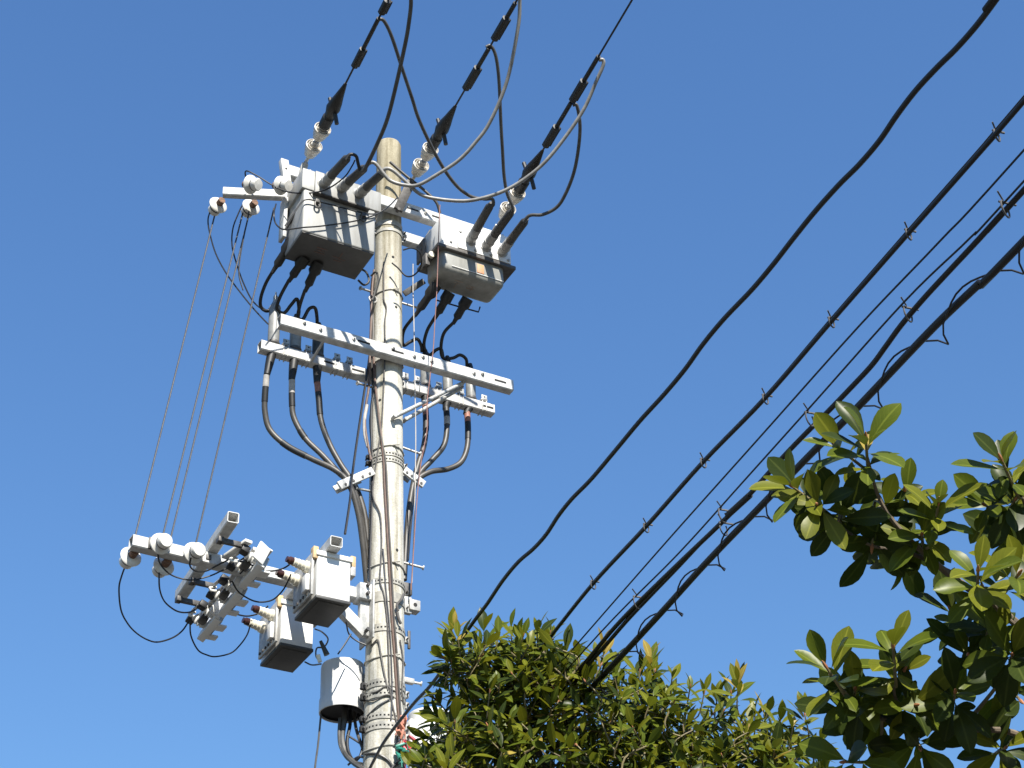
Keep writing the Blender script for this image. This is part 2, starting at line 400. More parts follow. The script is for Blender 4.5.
# left insulator bar on its drop bracket
iz = 11.485
pa, pb = PZ(223, 192.5, iz), PZ(292, 196, iz)
arm('crossarm', 'short white top left crossarm with four white insulators', pa, pb, .06, .085, front=((pb-pa).normalized()).cross(Z))
dbk = thing('drop_bracket', 'white vertical drop bracket left of the left switch box', 'bracket', W(-1.05, .2, 11.7))
m = MB(dbk.location.copy()).use(M['arm'])
p, q = PV(283.5, 161, .22), PV(288, 196, .22)
m.box((p+q)/2, (U, V, (p-q).normalized()), (.034, .03, (p-q).length/2), .004)
m.use(M['hole']).cyl((p*.72+q*.28)+V*.03, (p*.72+q*.28)+V*.033, .009, n=10)
m.build('upright', None, dbk)

# ------------------------------------------------------------------ pin insulators (local +Z away from the bar)
def make_insulator():
    t = thing('pin_insulator', '', 'insulator', (0, 0, 0)); b0 = Vector()
    MB(b0).lathe(b0, Z, [(.030, .030), (.05, .034), (.074, .042), (.080, .050), (.078, .060), (.062, .070), (.050, .078), (.047, .092), (.052, .100), (.054, .135), (.046, .146), (.001, .148)], 28, False).build('porcelain_body', 'porcelain', t)
    MB(b0).lathe(b0, Z, [(.030, -.02), (.030, .02), (.026, .024), (.028, .035)], 16).build('pin_mount', 'rust', t)
    MB(b0).tube([Vector((.050*math.cos(k*.42), .050*math.sin(k*.42), .094)) for k in range(16)], .005, 6).build('tie_wire', 'wire', t)
    return t
ins0 = make_insulator(); ins_used = [0]
INS_GROUP = 'white insulators on the left ends of the crossarms'
def place_insulator(p, axis, label, s=1.0):
    o = ins0 if not ins_used[0] else copy_tree(ins0); ins_used[0] = 1
    o.location = p; o.rotation_mode = 'QUATERNION'; o.rotation_quaternion = Vector((0, 0, 1)).rotation_difference(axis.normalized()); o.scale = (s, s, s)
    tag(o, label, 'insulator', INS_GROUP)
bard = (pb-pa).normalized(); bf = bard.cross(Z).normalized()
if bf.y > 0: bf = -bf
upf = V+U*.6-Z*.55; dnf = -V-Z*.05-U*.1
def on_bar(x, y, side): return PZ(x, y, iz) + bf*(.03 if side > 0 else -.03)
place_insulator(on_bar(246, 187, 1), upf, 'upright white insulator in the middle of the top left crossarm')
place_insulator(on_bar(276, 188, 1), upf, 'upright white insulator beside the drop bracket of the top left crossarm')
place_insulator(on_bar(221, 199, -1), dnf, 'white insulator hanging under the outer end of the top left crossarm')
place_insulator(on_bar(254, 201, -1), dnf, 'white insulator hanging under the middle of the top left crossarm')
bz = 8.05
def BA(u, dv=0, dz=0): return W(u, .02-(u+1)*.022+dv, bz+dz)
place_insulator(PV(157, 546, .06), V-Z*.15+U*.15, 'front white insulator near the outer end of the bottom crossarm')
place_insulator(PV(190, 555, .06), V-Z*.15+U*.15, 'front white insulator near the switches on the bottom crossarm')
place_insulator(PV(134, 553, -.02), -V-Z*.1-U*.1, 'rear white insulator at the very end of the bottom crossarm')
place_insulator(PV(167, 562, -.02), -V-Z*.1-U*.1, 'rear white insulator under the middle of the bottom crossarm')

# bottom crossarm, cross bars, box supports
barm = arm('crossarm', 'long white bottom crossarm reaching left with insulators and switches', BA(-2.0), BA(-.16), .09, .095, bolts=())
for u in (-1.87, -1.6): MB(barm.location.copy()).box(BA(u, .05, .0), (U, V, Z), (.016, .01, .045), .003).build('clip', 'darksteel', barm)
arm('crossbar', 'grey hollow bar crossing over the bottom crossarm beside the switches', W(-1.425, .52, bz+.095), W(-1.36, -.72, bz+.095), .085, .085, bolts=(), front=-U)
arm('crossbar', 'white hollow bar carrying the two white switch boxes', W(-.635, .52, bz+.095), W(-.60, -.88, bz+.095), .095, .085, front=-U)
pbk = thing('arm_bracket', 'white triangular bracket fixing the bottom crossarm to the pole', 'bracket', W(-.2, .05, 7.9))
m = MB(pbk.location.copy()).use(M['arm'])
m.uvz((-.26, -.155), (-.02, .11), (7.98, 8.11)); m.uvz((-.235, -.15), (.02, .07), (7.70, 8.0))
p, q = W(-.52, .04, 8.0), W(-.19, .05, 7.72); m.box((p+q)/2, ((q-p).normalized(), V, (q-p).normalized().cross(V)), ((q-p).length/2, .03, .045), .004)
m.build('gusset', None, pbk)
m = MB(pbk.location.copy()).use(M['steel']); m.uvz((-.165, -.15), (-.1, .14), (7.66, 8.14)).use(M['darksteel'])
for z_ in (7.72, 8.02, 8.09): m.cyl(W(-.2, .09, z_), W(-.2, .14, z_), .014, n=6)
m.build('base_plate', None, pbk)

# ------------------------------------------------------------------ big switch boxes
def bushing(t, base, p, q, mcol='enamel'):
    d = (q-p).normalized(); L = (q-p).length
    b = MB(base).use(M[mcol]).lathe(p, d, [(.054, -.06), (.054, .012), (.043, .016), (.043, L*.12), (.047, L*.125), (.047, L*.16), (.042, L*.165), (.043, L*.31), (.038, L*.33)], 20).build('bushing', None, t)
    MB(base).use(M['grip']).lathe(p, d, [(.036, L*.30), (.039, L*.36), (.036, L*.55), (.035, L*.9), (.024, L*.95), (.018, L)], 18).build('rubber_boot', None, b)
    return b
def lower_bushing(t, base, p, q):
    d = (q-p).normalized(); L = (q-p).length
    MB(base).use(M['rubber']).lathe(p, d, [(.05, 0), (.052, L*.3), (.034, L*.4), (.036, L*.72), (.02, L*.8), (.016, L)], 14).build('cable_outlet', None, t)

bl = W(-.73, .39, 9.9); BL = bl
sb = thing('switch_box', 'large light grey switch box left of the pole top with flat dark underside', 'switch box', bl, 'pole top switch boxes')
uL = (-1.03, -.39); vL = (.20, .585); zL = (10.86, 11.46)
MB(bl).uvz(uL, vL, zL, .018, 3).build('tank', 'enamel', sb)
MB(bl).uvz((uL[0]-.02, uL[1]+.045), (vL[0]-.02, vL[1]+.012), (11.30, 11.51), .008).build('lid', 'enamel', sb)
pl = MB(bl).use(M['enamel'])
p1, p2 = W(-.965, vL[1]+.022, 11.275), W(-.44, vL[1]+.022, 11.275)
pl.uvz((-.945, -.47), (vL[1]+.012, vL[1]+.036), (11.275, 11.498), .004).use(M['darksteel']).uvz((-.955, -.46), (vL[1]+.0, vL[1]+.045), (11.262, 11.275), .002)  # dark strip paints the shadow line under the plate's ledge
pl.build('bushing_plate', None, sb)
MB(bl).uvz((uL[0]+.006, uL[1]-.006), (vL[0]+.006, vL[1]-.006), (10.848, 10.858), .003).build('base_plate', 'undershade', sb)  # underside plate, its shade carried by the dark colour
ob = MB(bl).use(M['orangepale'])
for uu, vv, du, dv in ((-.80, .46, .045, .004), (-.80, .43, .035, .004), (-.80, .40, .045, .004), (-.63, .45, .004, .035), (-.66, .41, .03, .004), (-.60, .40, .03, .004), (-.63, .37, .035, .004)):
    ob.box(W(uu, vv, 10.8465), (U, V, Z), (du, dv, .001), 0)
ob.build('stencil_mark', None, sb)
eh = MB(bl).use(M['darksteel'])
for (x, y) in ((317, 205), (363, 219)):
    c = PV(x, y, vL[1]+.02); eh.tube([c+U*.022*math.cos(k*.5236)+Z*.034*math.sin(k*.5236)+V*.01 for k in range(13)], .008, 6).box(c+Z*.035, (U, V, Z), (.018, .02, .018), .004)
eh.build('lifting_eye', None, sb)
for a, b_ in (((323, 184.5), (349, 156)), ((341, 188.6), (366, 166.5)), ((358.5, 194.5), (384, 171.5))):
    p = PV(*a, vL[1]+.03); q = PV(*b_, 1.13)
    bushing(sb, bl, p, q)
for k in range(9):
    u = -.98+k*.066; MB(bl).lathe(W(u, vL[1]-.01, 11.502), Z, [(.012, 0), (.012, .02), (.006, .022)], 6).build('bolt', 'steel', sb)
for k in range(3): MB(bl).lathe(W(-.90+.18*k, vL[1]-.06, 11.505), Z, [(.018, 0), (.018, .03), (.008, .034)], 6).build('bolt', 'steel', sb)
MB(bl).tube([PV(303, 201, .5), PV(286, 229, .3)], .013, 6).build('side_bracket', 'darksteel', sb)
MB(bl).tube([PV(291, 196, .3), PV(285, 231, .2)], .010, 6).build('side_bracket', 'darksteel', sb)
MB(bl).uvz((uL[0]-.05, uL[0]-.02), (.2, .3), (11.0, 11.42), .003).build('side_plate', 'arm', sb)
OUT_L = []
for a, b_, v0, v1 in (((289, 246), (272, 273), .25, .1), ((302, 262), (288.5, 282), .25, .12), ((316, 268), (305, 292), .25, .12)):
    p, q = PV(*a, v0), PV(*b_, v1); OUT_L.append(q); lower_bushing(sb, bl, p+(p-q)*.2, q)
ht = MB(bl).tube([PV(x, y, .22) for x, y in ((358, 268), (366, 272), (369, 281), (364, 285), (358, 280))], .009, 8, 5).build('handle', 'rubber', sb)

br = W(.57, .36, 11.3)
sr = thing('switch_box', 'smaller grey switch box right of the pole top with rounded tank and dark flange', 'switch box', br, 'pole top switch boxes')
uR = (.255, .865); vR = (.20, .505); zR = (11.00, 11.30)
MB(br).uvz(uR, vR, zR, .055, 5).build('tank', 'enamel2', sr)
MB(br).uvz((uR[0]+.0, uR[1]+.05), (vR[0]-.02, vR[1]+.01), (11.235, 11.56), .012).build('lid', 'whitebox', sr)
MB(br).uvz((uR[0]-.05, uR[1]+.085), (vR[0]-.06, vR[1]+.035), (11.195, 11.23), .005).build('flange', 'darksteel', sr)
MB(br).uvz((.40, .905), (vR[1]+.012, vR[1]+.034), (11.24, 11.44), .006).build('bushing_plate', 'whitebox', sr)
MB(br).uvz((.35, .84), (vR[1]+.002, vR[1]+.007), (11.045, 11.05), .001).build('trim_strip', 'whitebox', sr)
MB(br).box(PV(480.5, 269, vR[1]+.002), (U, V, Z), (.032, .003, .045), .001).build('sticker', 'orange', sr)
ob = MB(br).use(M['orangemark'])
for uu, vv, du, dv in ((.47, .40, .04, .004), (.47, .37, .03, .004), (.47, .34, .004, .04), (.60, .38, .035, .004), (.60, .35, .035, .004), (.61, .36, .004, .035)):
    ob.box(W(uu, vv, 10.999), (U, V, Z), (du, dv, .001), 0)
ob.build('stencil_mark', None, sr)
for a, b_ in (((470, 241), (491.5, 203)), ((485.5, 247), (513, 209.5)), ((501.5, 252.5), (527, 218.5))):
    p = PV(*a, vR[1]+.03); q = PV(*b_, 1.05); bushing(sr, br, p, q)
for k in range(10): MB(br).lathe(W(.29+k*.063, vR[1]-.012, 11.556), Z, [(.012, -.002), (.012, .02), (.006, .022)], 6).build('bolt', 'steel', sr)
for u, z_ in ((.34, 11.30), (.42, 11.42), (.56, 11.265), (.71, 11.265), (.88, 11.27)): MB(br).lathe(W(u, vR[1]+(.008 if u < .4 else .03), z_), V, [(.014, 0), (.014, .014), (.007, .016)], 6).build('bolt', 'steel', sr)
MB(br).lathe(W(.36, .4, 11.555), Z, [(.03, 0), (.03, .04), (.02, .05), (.02, .08)], 10).build('lifting_post', 'steel', sr)
MB(br).uvz((.22, .24), (.10, .24), (11.30, 11.50), .004).build('mounting_bracket', 'darksteel', sr)
MB(br).uvz((.16, .20), (.3, .40), (11.08, 11.2), .004).build('side_bracket', 'darksteel', sr)
MB(br).cyl(W(.2, .41, 11.17), W(.2, .44, 11.17), .028, n=14).build('side_knob', 'cream', sr)
p, q = PV(404, 294, .1), PV(424, 281, .2); MB(br).box((p+q)/2, ((q-p).normalized(), V, (q-p).normalized().cross(V)), ((q-p).length/2, .006, .03), .003).build('operating_lever', 'darksteel', sr)
OUT_R = []
for a, b_ in (((431, 293), (415, 316)), ((446, 299), (434.5, 319)), ((464, 305), (453, 324))):
    p, q = PV(*a, .26), PV(*b_, .12); OUT_R.append(q); lower_bushing(sr, br, p+(p-q)*.35, q)
MB(br).tube([PV(x, y, .2) for x, y in ((436, 300), (460, 307), (478.5, 312), (480, 307))], .007, 6).build('handle', 'rubber', sr)

# ------------------------------------------------------------------ cable heads on the rear arm
HG = 'grey cable heads on the rear crossarm'
head_labels = ['tall grey cable head at the left end of the rear crossarm', 'second grey cable head from the left end of the rear crossarm', 'dark cable head nearest the pole on its left',
               'grey cable head nearest the pole on its right', 'middle grey cable head right of the pole', 'grey cable head at the right end of the rear crossarm']
heads_top = []
low_px = [(267.5, 372), (292, 377), (317, 380), (425, 402), (446, 407), (467, 412)]
base_z = zr+.05
for i, (u, ln, ty) in enumerate(zip(heads_u, (.42, .28, .26, .30, .30, .29), (1, 0, 0, 0, 0, 0))):
    b0 = W(u, -.15, base_z); t = thing('cable_termination', head_labels[i], 'cable head', b0, HG)
    bm_ = 'rubberdust' if i == 2 else 'headgrey'
    rr = .048 if i in (0, 1, 2) else .043
    MB(b0).lathe(b0, Z, [(rr*.94, .02), (rr, .03), (rr, ln-.04), (rr*.8, ln-.02), (rr*.55, ln)], 20).build('body', bm_, t)
    MB(b0).lathe(b0, Z, [(rr*.7, -.02), (rr*1.05, .0), (rr*1.15, .012), (rr*1.02, .03)], 20).build('base_collar', 'darksteel', t)
    if i == 0:
        MB(b0).lathe(b0, Z, [(rr*.55, ln), (rr*.42, ln+.02), (rr*.42, ln+.07), (.008, ln+.09), (.006, ln+.12)], 12).build('tip', 'steel', t)
    else:
        MB(b0).lathe(b0, Z, [(rr*1.15, ln-.045), (rr*.95, ln-.01), (rr*.6, ln+.05), (.018, ln+.09)], 16).build('tip', 'rubber', t)
    lx = PV(*low_px[i], -.15); dd = (b0-Z*.03-lx).normalized(); ll = (b0-lx).length
    MB(b0).lathe(b0-Z*.03, -dd, [(.03, .0), (.038, .06), (.034, ll*.6), (.026, ll)], 14).build('lower_boot', 'rubber', t)
    heads_top.append(b0+Z*(ln+.06))
# cables from switch box outlets to the heads
dep_h = lambda p: dep(p)
def pathcable(name, P, r, m, label, cat, group=None, n=10, sm=6):
    o = MB().tube(P, r, n, sm).build(name, m); tag(o, label, cat, group); return o
TG = 'black tails from the switch boxes to the cable heads'
def tail(px, p0, i, label):
    da, db = dep(p0), dep(heads_top[i])
    P = px_path(px, da, db)
    pathcable('tail_cable', P, .0145, 'rubber', label, 'cable', TG)
tail([(273, 271), (266, 283), (261, 297), (261, 307), (268, 311), (274, 303), (276, 297)], OUT_L[0], 0, 'leftmost black tail looping from the left box to the tall cable head')
tail([(289, 280), (280, 297), (277, 309), (284, 313), (291, 305), (297, 299), (299, 310), (298, 318)], OUT_L[1], 1, 'black tail curling from the left box to the second cable head')
tail([(305, 290), (300, 305), (298, 317), (303, 319), (309, 309), (315, 308), (317, 318), (317, 327)], OUT_L[2], 2, 'black tail from the left box to the dark cable head by the pole')
tail([(416, 314), (404, 330), (403, 345), (410, 342), (417, 339), (421, 345), (422, 352)], OUT_R[0], 3, 'black tail from the right box passing beside the pole')
tail([(435, 317), (427, 331), (424, 346), (429, 355), (436, 350), (441, 349), (443, 357)], OUT_R[1], 4, 'middle black tail under the right switch box')
tail([(454, 322), (444, 333), (441, 347), (443, 358), (453, 358), (460, 355), (466, 359), (467, 367)], OUT_R[2], 5, 'rightmost black tail under the right switch box')
# cables below the heads down to the pole
LG = 'thick cables below the cable heads'
def lowcable(px, v0, v1, label, bands):
    da, db = dep(PV(*px[0], v0)), dep(PV(*px[-1], v1))
    P = px_path(px, da, db); Q = spline(P, 8)
    t = thing('power_cable', label, 'cable', P[0], LG); b0 = P[0]
    MB(b0).tube(Q, .0235, 12).build('sheath', 'cable2', t)
    for a, b_, m in bands:
        i0, i1 = int(a*(len(Q)-1)), max(int(b_*(len(Q)-1)), int(a*(len(Q)-1))+1)
        MB(b0).tube(Q[i0:i1+1], .0262, 12).build('tape_band', m, t)
lowcable([(267, 372), (265, 395), (265, 412), (270, 430), (287, 446), (312, 459), (335, 470), (349, 484), (358, 512), (363, 545), (367, 585), (369, 600)], -.15, -.08, 'outermost thick cable sweeping from the tall head to the pole', ((.02, .06, 'tape'), (.06, .13, 'rubber'), (.35, .44, 'rubber')))
lowcable([(292, 377), (292, 402), (294, 418), (305, 438), (322, 455), (338, 472), (353, 488), (361, 520), (366, 550), (369, 600)], -.15, -.08, 'middle thick cable sweeping down left of the pole', ((.02, .07, 'tape'), (.08, .15, 'rubber'), (.30, .34, 'rubber')))
lowcable([(317, 380), (319, 400), (321, 420), (329, 443), (341, 465), (355, 486), (364, 512), (368, 545), (371, 600)], -.15, -.08, 'inner thick cable dropping steeply left of the pole', ((.03, .08, 'redtape'), (.08, .22, 'rubber')))
lowcable([(425, 400), (426, 425), (424, 445), (418, 465), (413, 485), (409, 510), (406, 545), (404, 580)], -.15, -.1, 'thick cable nearest the pole on the right', ((.02, .10, 'redtape'), (.10, .18, 'rubber')))
lowcable([(446, 405), (447, 425), (444, 445), (432, 460), (420, 473), (412, 492), (409, 515), (405, 560)], -.15, -.12, 'middle thick cable curving back to the pole on the right', ((.02, .10, 'rubber'), (.10, .16, 'tape')))
lowcable([(467, 410), (468, 430), (467, 448), (461, 462), (448, 469), (430, 472), (416, 482), (411, 505), (406, 560)], -.15, -.12, 'rightmost thick cable bending sharply back to the pole', ((.02, .09, 'redtape'), (.09, .20, 'rubber')))
# cable clamp brackets on both sides
for (a, b_, lab) in (((339, 486), (373, 471), 'white perforated clamp holding three cables left of the pole'), ((404, 470), (424, 485), 'white perforated clamp holding three cables right of the pole')):
    p, q = PV(*a, .06), PV(*b_, .06); c = (p+q)/2; d = (q-p).normalized(); n_ = d.cross(V).normalized()
    t = thing('cable_clamp', lab, 'clamp', c, 'cable clamps on the pole')
    MB(c).box(c, (d, V, n_), ((q-p).length/2, .012, .034), .003).build('plate', 'arm', t)
    MB(c).box(c-V*.06-d*.06, (d, V, n_), ((q-p).length/2-.05, .006, .034), .003).build('back_plate', 'steel', t)
    for k in (-.35, -.12, .15, .36): MB(c).cyl(c+d*k*(q-p).length+V*.011-n_*.012*(-1)**int(k*10), c+d*k*(q-p).length+V*.018-n_*.012*(-1)**int(k*10), .011, n=8).build('bolt', 'darksteel', t)

# ------------------------------------------------------------------ the two white boxes on the bottom arm
def white_box():
    """built round the front lower left corner of the first box"""
    b0 = W(-.62, .22, 7.92)
    t = thing('switch_box', '', 'switch box', b0, 'white switch boxes on the bottom crossarm')
    u, v, z = (-.735, -.475), (.035, .42), (7.735, 8.085)
    MB(b0).uvz(u, v, z, .01, 3).build('body', 'whitebox', t)
    MB(b0).uvz((u[0]-.012, u[1]+.012), (v[0]-.012, v[1]+.014), (8.06, 8.098), .005).build('lid', 'whitebox', t)
    MB(b0).uvz((u[0]-.004, u[1]+.004), (v[0]-.004, v[1]+.006), (7.715, 7.74), .004).uvz((u[0]+.03, u[1]-.03), (v[0]+.03, v[1]-.03), (7.709, 7.716), .002).build('base_rim', 'undershade', t)
    m = MB(b0).use(M['steel']).uvz((u[0]-.035, u[0]-.015), (v[0]+.03, v[1]-.02), (7.75, 8.09), .004)
    m.use(M['whitebox']).uvz((u[0]-.06, u[0]-.03), (v[1]-.14, v[1]-.06), (7.80, 7.93), .004).use(M['darksteel'])
    for k in range(6): m.cyl(W(u[0]-.03, v[1]-.04-k*.055, 7.78), W(u[0]-.045, v[1]-.04-k*.055, 7.78), .012, n=8)
    m.build('side_flange', None, t)
    for (uu, vv, sg) in ((u[0]-.012, v[1]-.03, 1), (u[1]+.03, v[1]-.05, -1)):
        MB(b0).use(M['tan']).box(W(uu, vv, 8.085), (U, V, Z), (.022, .03, .05), .008).build('lug', None, t)
    MB(b0).uvz((u[1]+.01, u[1]+.05), (v[1]-.1, v[1]-.02), (7.97, 8.05), .004).build('hinge_bracket', 'steel', t)
    for vv, zz in ((v[1]-.10, 8.00), (v[0]+.10, 7.985)):
        p = W(u[0]-.03, vv, zz); d = (-U+V*.1+Z*.12)
        bs = MB(b0).lathe(p, d, [(.045, 0), (.045, .03), (.036, .035), (.038, .06), (.033, .065), (.036, .09), (.031, .095), (.033, .12), (.028, .125)], 18).build('bushing', 'cream', t)
        MB(b0).lathe(p, d, [(.025, .12), (.029, .128), (.029, .155), (.022, .162), (.022, .178)], 14).build('bushing_tip', 'brown', bs)
    return t
wb = white_box(); wb['label'] = 'bright white switch box hanging from the bottom crossarm nearest the pole'
wb2 = copy_tree(wb); wb2.location = wb.location + (U*.055 - V*.79)
wb2['label'] = 'shaded white switch box hanging behind and below the brighter one'

# ------------------------------------------------------------------ disconnect switches (units along V)
def make_disconnect():
    t = thing('disconnect_switch', '', 'switch', (0, 0, 0)); b0 = Vector()
    X, Y, ZZ = U, -V, Z
    n_ = (-X*.93+ZZ*.37).normalized(); w_ = n_.cross(Y).normalized(); c0 = X*.07
    MB(b0).box(c0-n_*.03, (n_, Y, w_), (.035, .13, .05), .012).build('housing', 'steel', t)
    MB(b0).box(c0+n_*.055, (n_, Y, w_), (.03, .045, .05), .012).build('arc_chamber', 'darksteel', t)
    MB(b0).box(c0-Y*.20+n_*.02, ((n_-Y*.35).normalized(), w_.cross((n_-Y*.35).normalized()).normalized(), w_), (.05, .008, .075), .005).build('end_plate', 'whitebox', t)
    MB(b0).box(c0, (n_, Y, w_), (.010, .185, .080), .005).box(c0-n_*.02+w_*.078, (n_, Y, w_), (.028, .184, .006), .004).box(c0-n_*.02-w_*.078, (n_, Y, w_), (.028, .184, .006), .004).build('base_channel', 'whitebox', t)
    for yy, k in ((-.07, .045), (.10, .035)):
        MB(b0).box(c0-n_*.055-ZZ*.06+Y*yy, (X, Y, ZZ), (.04, k, .009), .006).build('mounting_ear', 'whitebox', t)
    for yy in (-.09, .09):
        MB(b0).lathe(c0+n_*.01+Y*yy, n_, [(.030, 0), (.034, .02), (.042, .03), (.028, .04), (.042, .054), (.028, .066), (.038, .078), (.024, .09)], 18).build('post_insulator', 'porcelain', t)
        MB(b0).box(c0+n_*.125+Y*(yy*1.35), (n_, Y, w_), (.03, .036, .028), .009).build('contact_cover', 'rubber', t)
    MB(b0).tube([c0+n_*.14+Y*.13, c0+n_*.155-Y*.0, c0+n_*.14-Y*.13], .013, 8).build('blade', 'steel', t)
    MB(b0).tube([c0+n_*.13+Y*.01, c0+n_*.17+w_*.035, c0+n_*.165+w_*.07-Y*.03, c0+n_*.13+w_*.07-Y*.05, c0+n_*.11+w_*.03-Y*.03], .009, 8, 5).build('pull_ring', 'porcelain', t)
    return t
ds0 = make_disconnect()
for i, (px_, lab) in enumerate((((244, 565), 'disconnect switch nearest the white boxes, uppermost of the diagonal row of three'), ((223, 594), 'middle disconnect switch of the diagonal row of three'), ((202, 619), 'lowest disconnect switch of the diagonal row, with a loop wire below'))):
    o = ds0 if i == 0 else copy_tree(ds0)
    o.location = PZ(*px_, 7.97); tag(o, lab, 'switch', 'disconnect switches in a diagonal row')
# mount for the disconnects and its clips
mnt = thing('switch_mount', 'grey mounting rail and dark clips behind the disconnect switches', 'rail', PZ(222, 588, 7.95))
m = MB(mnt.location.copy()).use(M['steel'])
p, q = PZ(256, 549, 8.04), PZ(196, 622, 8.04); d = (q-p).normalized(); m.box((p+q)/2, (d, d.cross(Z), Z), ((q-p).length/2, .022, .015), .004)
m.build('rail', None, mnt)
for (x, y, l) in ((232, 543, .09), (218, 561, .08), (204, 584, .09), (190, 602, .09)):
    c = PZ(x, y, 8.05); MB(mnt.location.copy()).box(c, (U, V, Z), (l, .014, .02), .004).box(c-U*l, (U, V, Z), (.02, .03, .02), .004).build('clip', 'darksteel', mnt)
MB(mnt.location.copy()).box((PZ(225, 558, 8.06)+PZ(249, 541, 8.06))/2, ((PZ(249, 541, 8.06)-PZ(225, 558, 8.06)).normalized(), (PZ(249, 541, 8.06)-PZ(225, 558, 8.06)).normalized().cross(Z), Z), ((PZ(249, 541, 8.06)-PZ(225, 558, 8.06)).length/2, .03, .012), .004).build('cover_slat', 'whitebox', mnt)

# ------------------------------------------------------------------ drums
def drum(c, r, h, label, open_bottom):
    t = thing('cable_closure', label, 'cable closure', c, 'grey cylindrical closures on the pole')
    prof = [(.001, h), (r*.9, h), (r*.965, h-.004), (r*.99, h-.012), (r, h-.026), (r, .11), (r*1.04, .10), (r*1.045, .01), (r*1.03, 0)]
    if open_bottom: prof += [(r*.98, .0), (r*.96, .05), (r*.95, h-.08), (.001, h-.07)]
    else: prof += [(.001, 0)]
    MB(c).lathe(c, Z, prof, 40, False).build('shell', 'plastic', t)
    if open_bottom: MB(c).lathe(c, Z, [(r*.955, .012), (r*.955, .03), (r*.6, .05), (.001, .06)], 32, False).build('inner_shade_disc', 'rubber', t)  # black disc added to paint the shade inside the open bottom
    return t
dc = PV(342, 714, -.25)
d1 = drum(dc, .163, .385, 'grey white drum closure with an open dark bottom left of the pole', True)
m = MB(dc)
for z_ in (.16, .27): m.box(dc+U*.155+V*.07+Z*z_, (U, V, Z), (.055, .03, .038), .004)
m.build('mounting_arm', 'whitebox', d1)
dc2 = W(.40, -.06, 6.67)
d2 = drum(dc2, .165, .56, 'grey white drum closure right of the pole half hidden by leaves', False)
MB(dc2).box(W(.215, -.0, 7.03), (U, V, Z), (.03, .05, .09), .005).build('mounting_arm', 'whitebox', d2)
inn = thing('cable_loop', 'dark cable loops hanging from the open bottom of the drum', 'cable', PV(345, 730, -.2))
ib = inn.location.copy()
for pts, r_, mm in (([(345, 708), (344, 722), (342, 738), (345, 752), (353, 762), (366, 772), (372, 790)], .021, 'cable'), ([(350, 710), (350, 725), (347, 742), (350, 756), (360, 768), (370, 785)], .013, 'blackcable'),
                 ([(354, 712), (356, 728), (361, 744), (366, 756), (370, 770)], .012, 'cable2'), ([(347, 735), (358, 742), (366, 748), (372, 760)], .008, 'wire'), ([(340, 718), (339, 735), (341, 748), (349, 760), (362, 764)], .012, 'cable'),
                 ([(358, 714), (362, 728), (363, 742), (360, 756), (352, 764)], .010, 'blackcable'), ([(362, 700), (368, 718), (369, 740), (368, 768)], .012, 'cable2'), ([(348, 765), (358, 757), (368, 760), (372, 768)], .008, 'wire')):
    P = [PV(x, y, -.25+.3*min(1, max(0, (x-342)/30))*min(1, max(0, (y-720)/40))) for x, y in pts]; MB(ib).tube(P, r_, 8, 6).build('loop', mm, inn)

# ------------------------------------------------------------------ overhead lines with strain insulators
def make_strain():
    t = thing('strain_insulator', '', 'insulator', (0, 0, 0)); b0 = Vector()   # local +Z along the line, away from the pole
    for k in (0, .215):
        MB(b0).lathe(b0, Z, [(.022, k-.10), (.036, k-.095), (.048, k-.085), (.054, k-.05), (.060, k-.045), (.062, k-.015), (.069, k-.008), (.073, k+.02), (.072, k+.034), (.066, k+.036), (.060, k+.018), (.054, k+.02), (.052, k+.04), (.047, k+.04), (.043, k+.02), (.036, k+.024), (.032, k+.052), (.024, k+.056)], 26).build('porcelain_bell', 'bell', t)
        MB(b0).lathe(b0, Z, [(.024, k+.05), (.028, k+.06), (.028, k+.085), (.016, k+.09)], 12).build('metal_cap', 'steel', t)
    MB(b0).tube([Z*-.33, Z*-.08], .015, 8).box(Z*-.27, (Vector((1, 0, 0)), Vector((0, 1, 0)), Z), (.026, .011, .06), .005).build('link', 'steel', t)
    MB(b0).lathe(b0, Z, [(.038, .27), (.050, .28), (.050, .39), (.040, .40), (.045, .44), (.060, .50), (.050, .58), (.038, .64), (.022, .74), (.012, .80)], 14).box(Z*.50+Vector((0, .03, 0)), (Vector((1, 0, 0)), Vector((0, 1, 0)), Z), (.026, .035, .07), .012).build('clamp_cover', 'rubber', t)
    for a in ([Vector((0, .02, .46)), Vector((-.03, .07, .45)), Vector((-.08, .145, .44))], [Vector((0, 0, .50)), Vector((.05, -.05, .49)), Vector((.10, -.115, .48))]):
        MB(b0).tube(a, .018, 8).build('clamp_ear', 'rubber', t)
    return t
st0 = make_strain()
SG = 'strain insulators at the pole top'
lines = [
    ((313, 148), .42, (388, 0), 11.95, 'left strain insulator pair with black clamp above the left switch box', 'left black overhead line leaving the top of the photo'),
    ((420, 167), .42, (517, 0), 11.97, 'middle strain insulator pair with black clamp just right of the pole top', 'middle black overhead line leaving the top of the photo'),
    ((507, 210.5), .62, (632, 0), 11.85, 'right strain insulator pair with black clamp behind the right bushings', 'right thin black overhead line leaving the top of the photo'),
]
sleeves = [[((354, 66), (364, 49), .03), ((364, 49), (380, 19), .018), ((382, 13), (388, 0), .032)],
           [((466, 88.5), (477.5, 67), .034), ((477.5, 67), (487, 47), .019), ((493, 38), (505.6, 17), .034), ((505.6, 17), (514, 2), .019)],
           [((548, 147), (559.5, 128), .034), ((559.5, 128), (574, 104), .019), ((574, 101), (586.5, 82), .034), ((586.5, 82), (600, 57), .019)]]
LINE = []
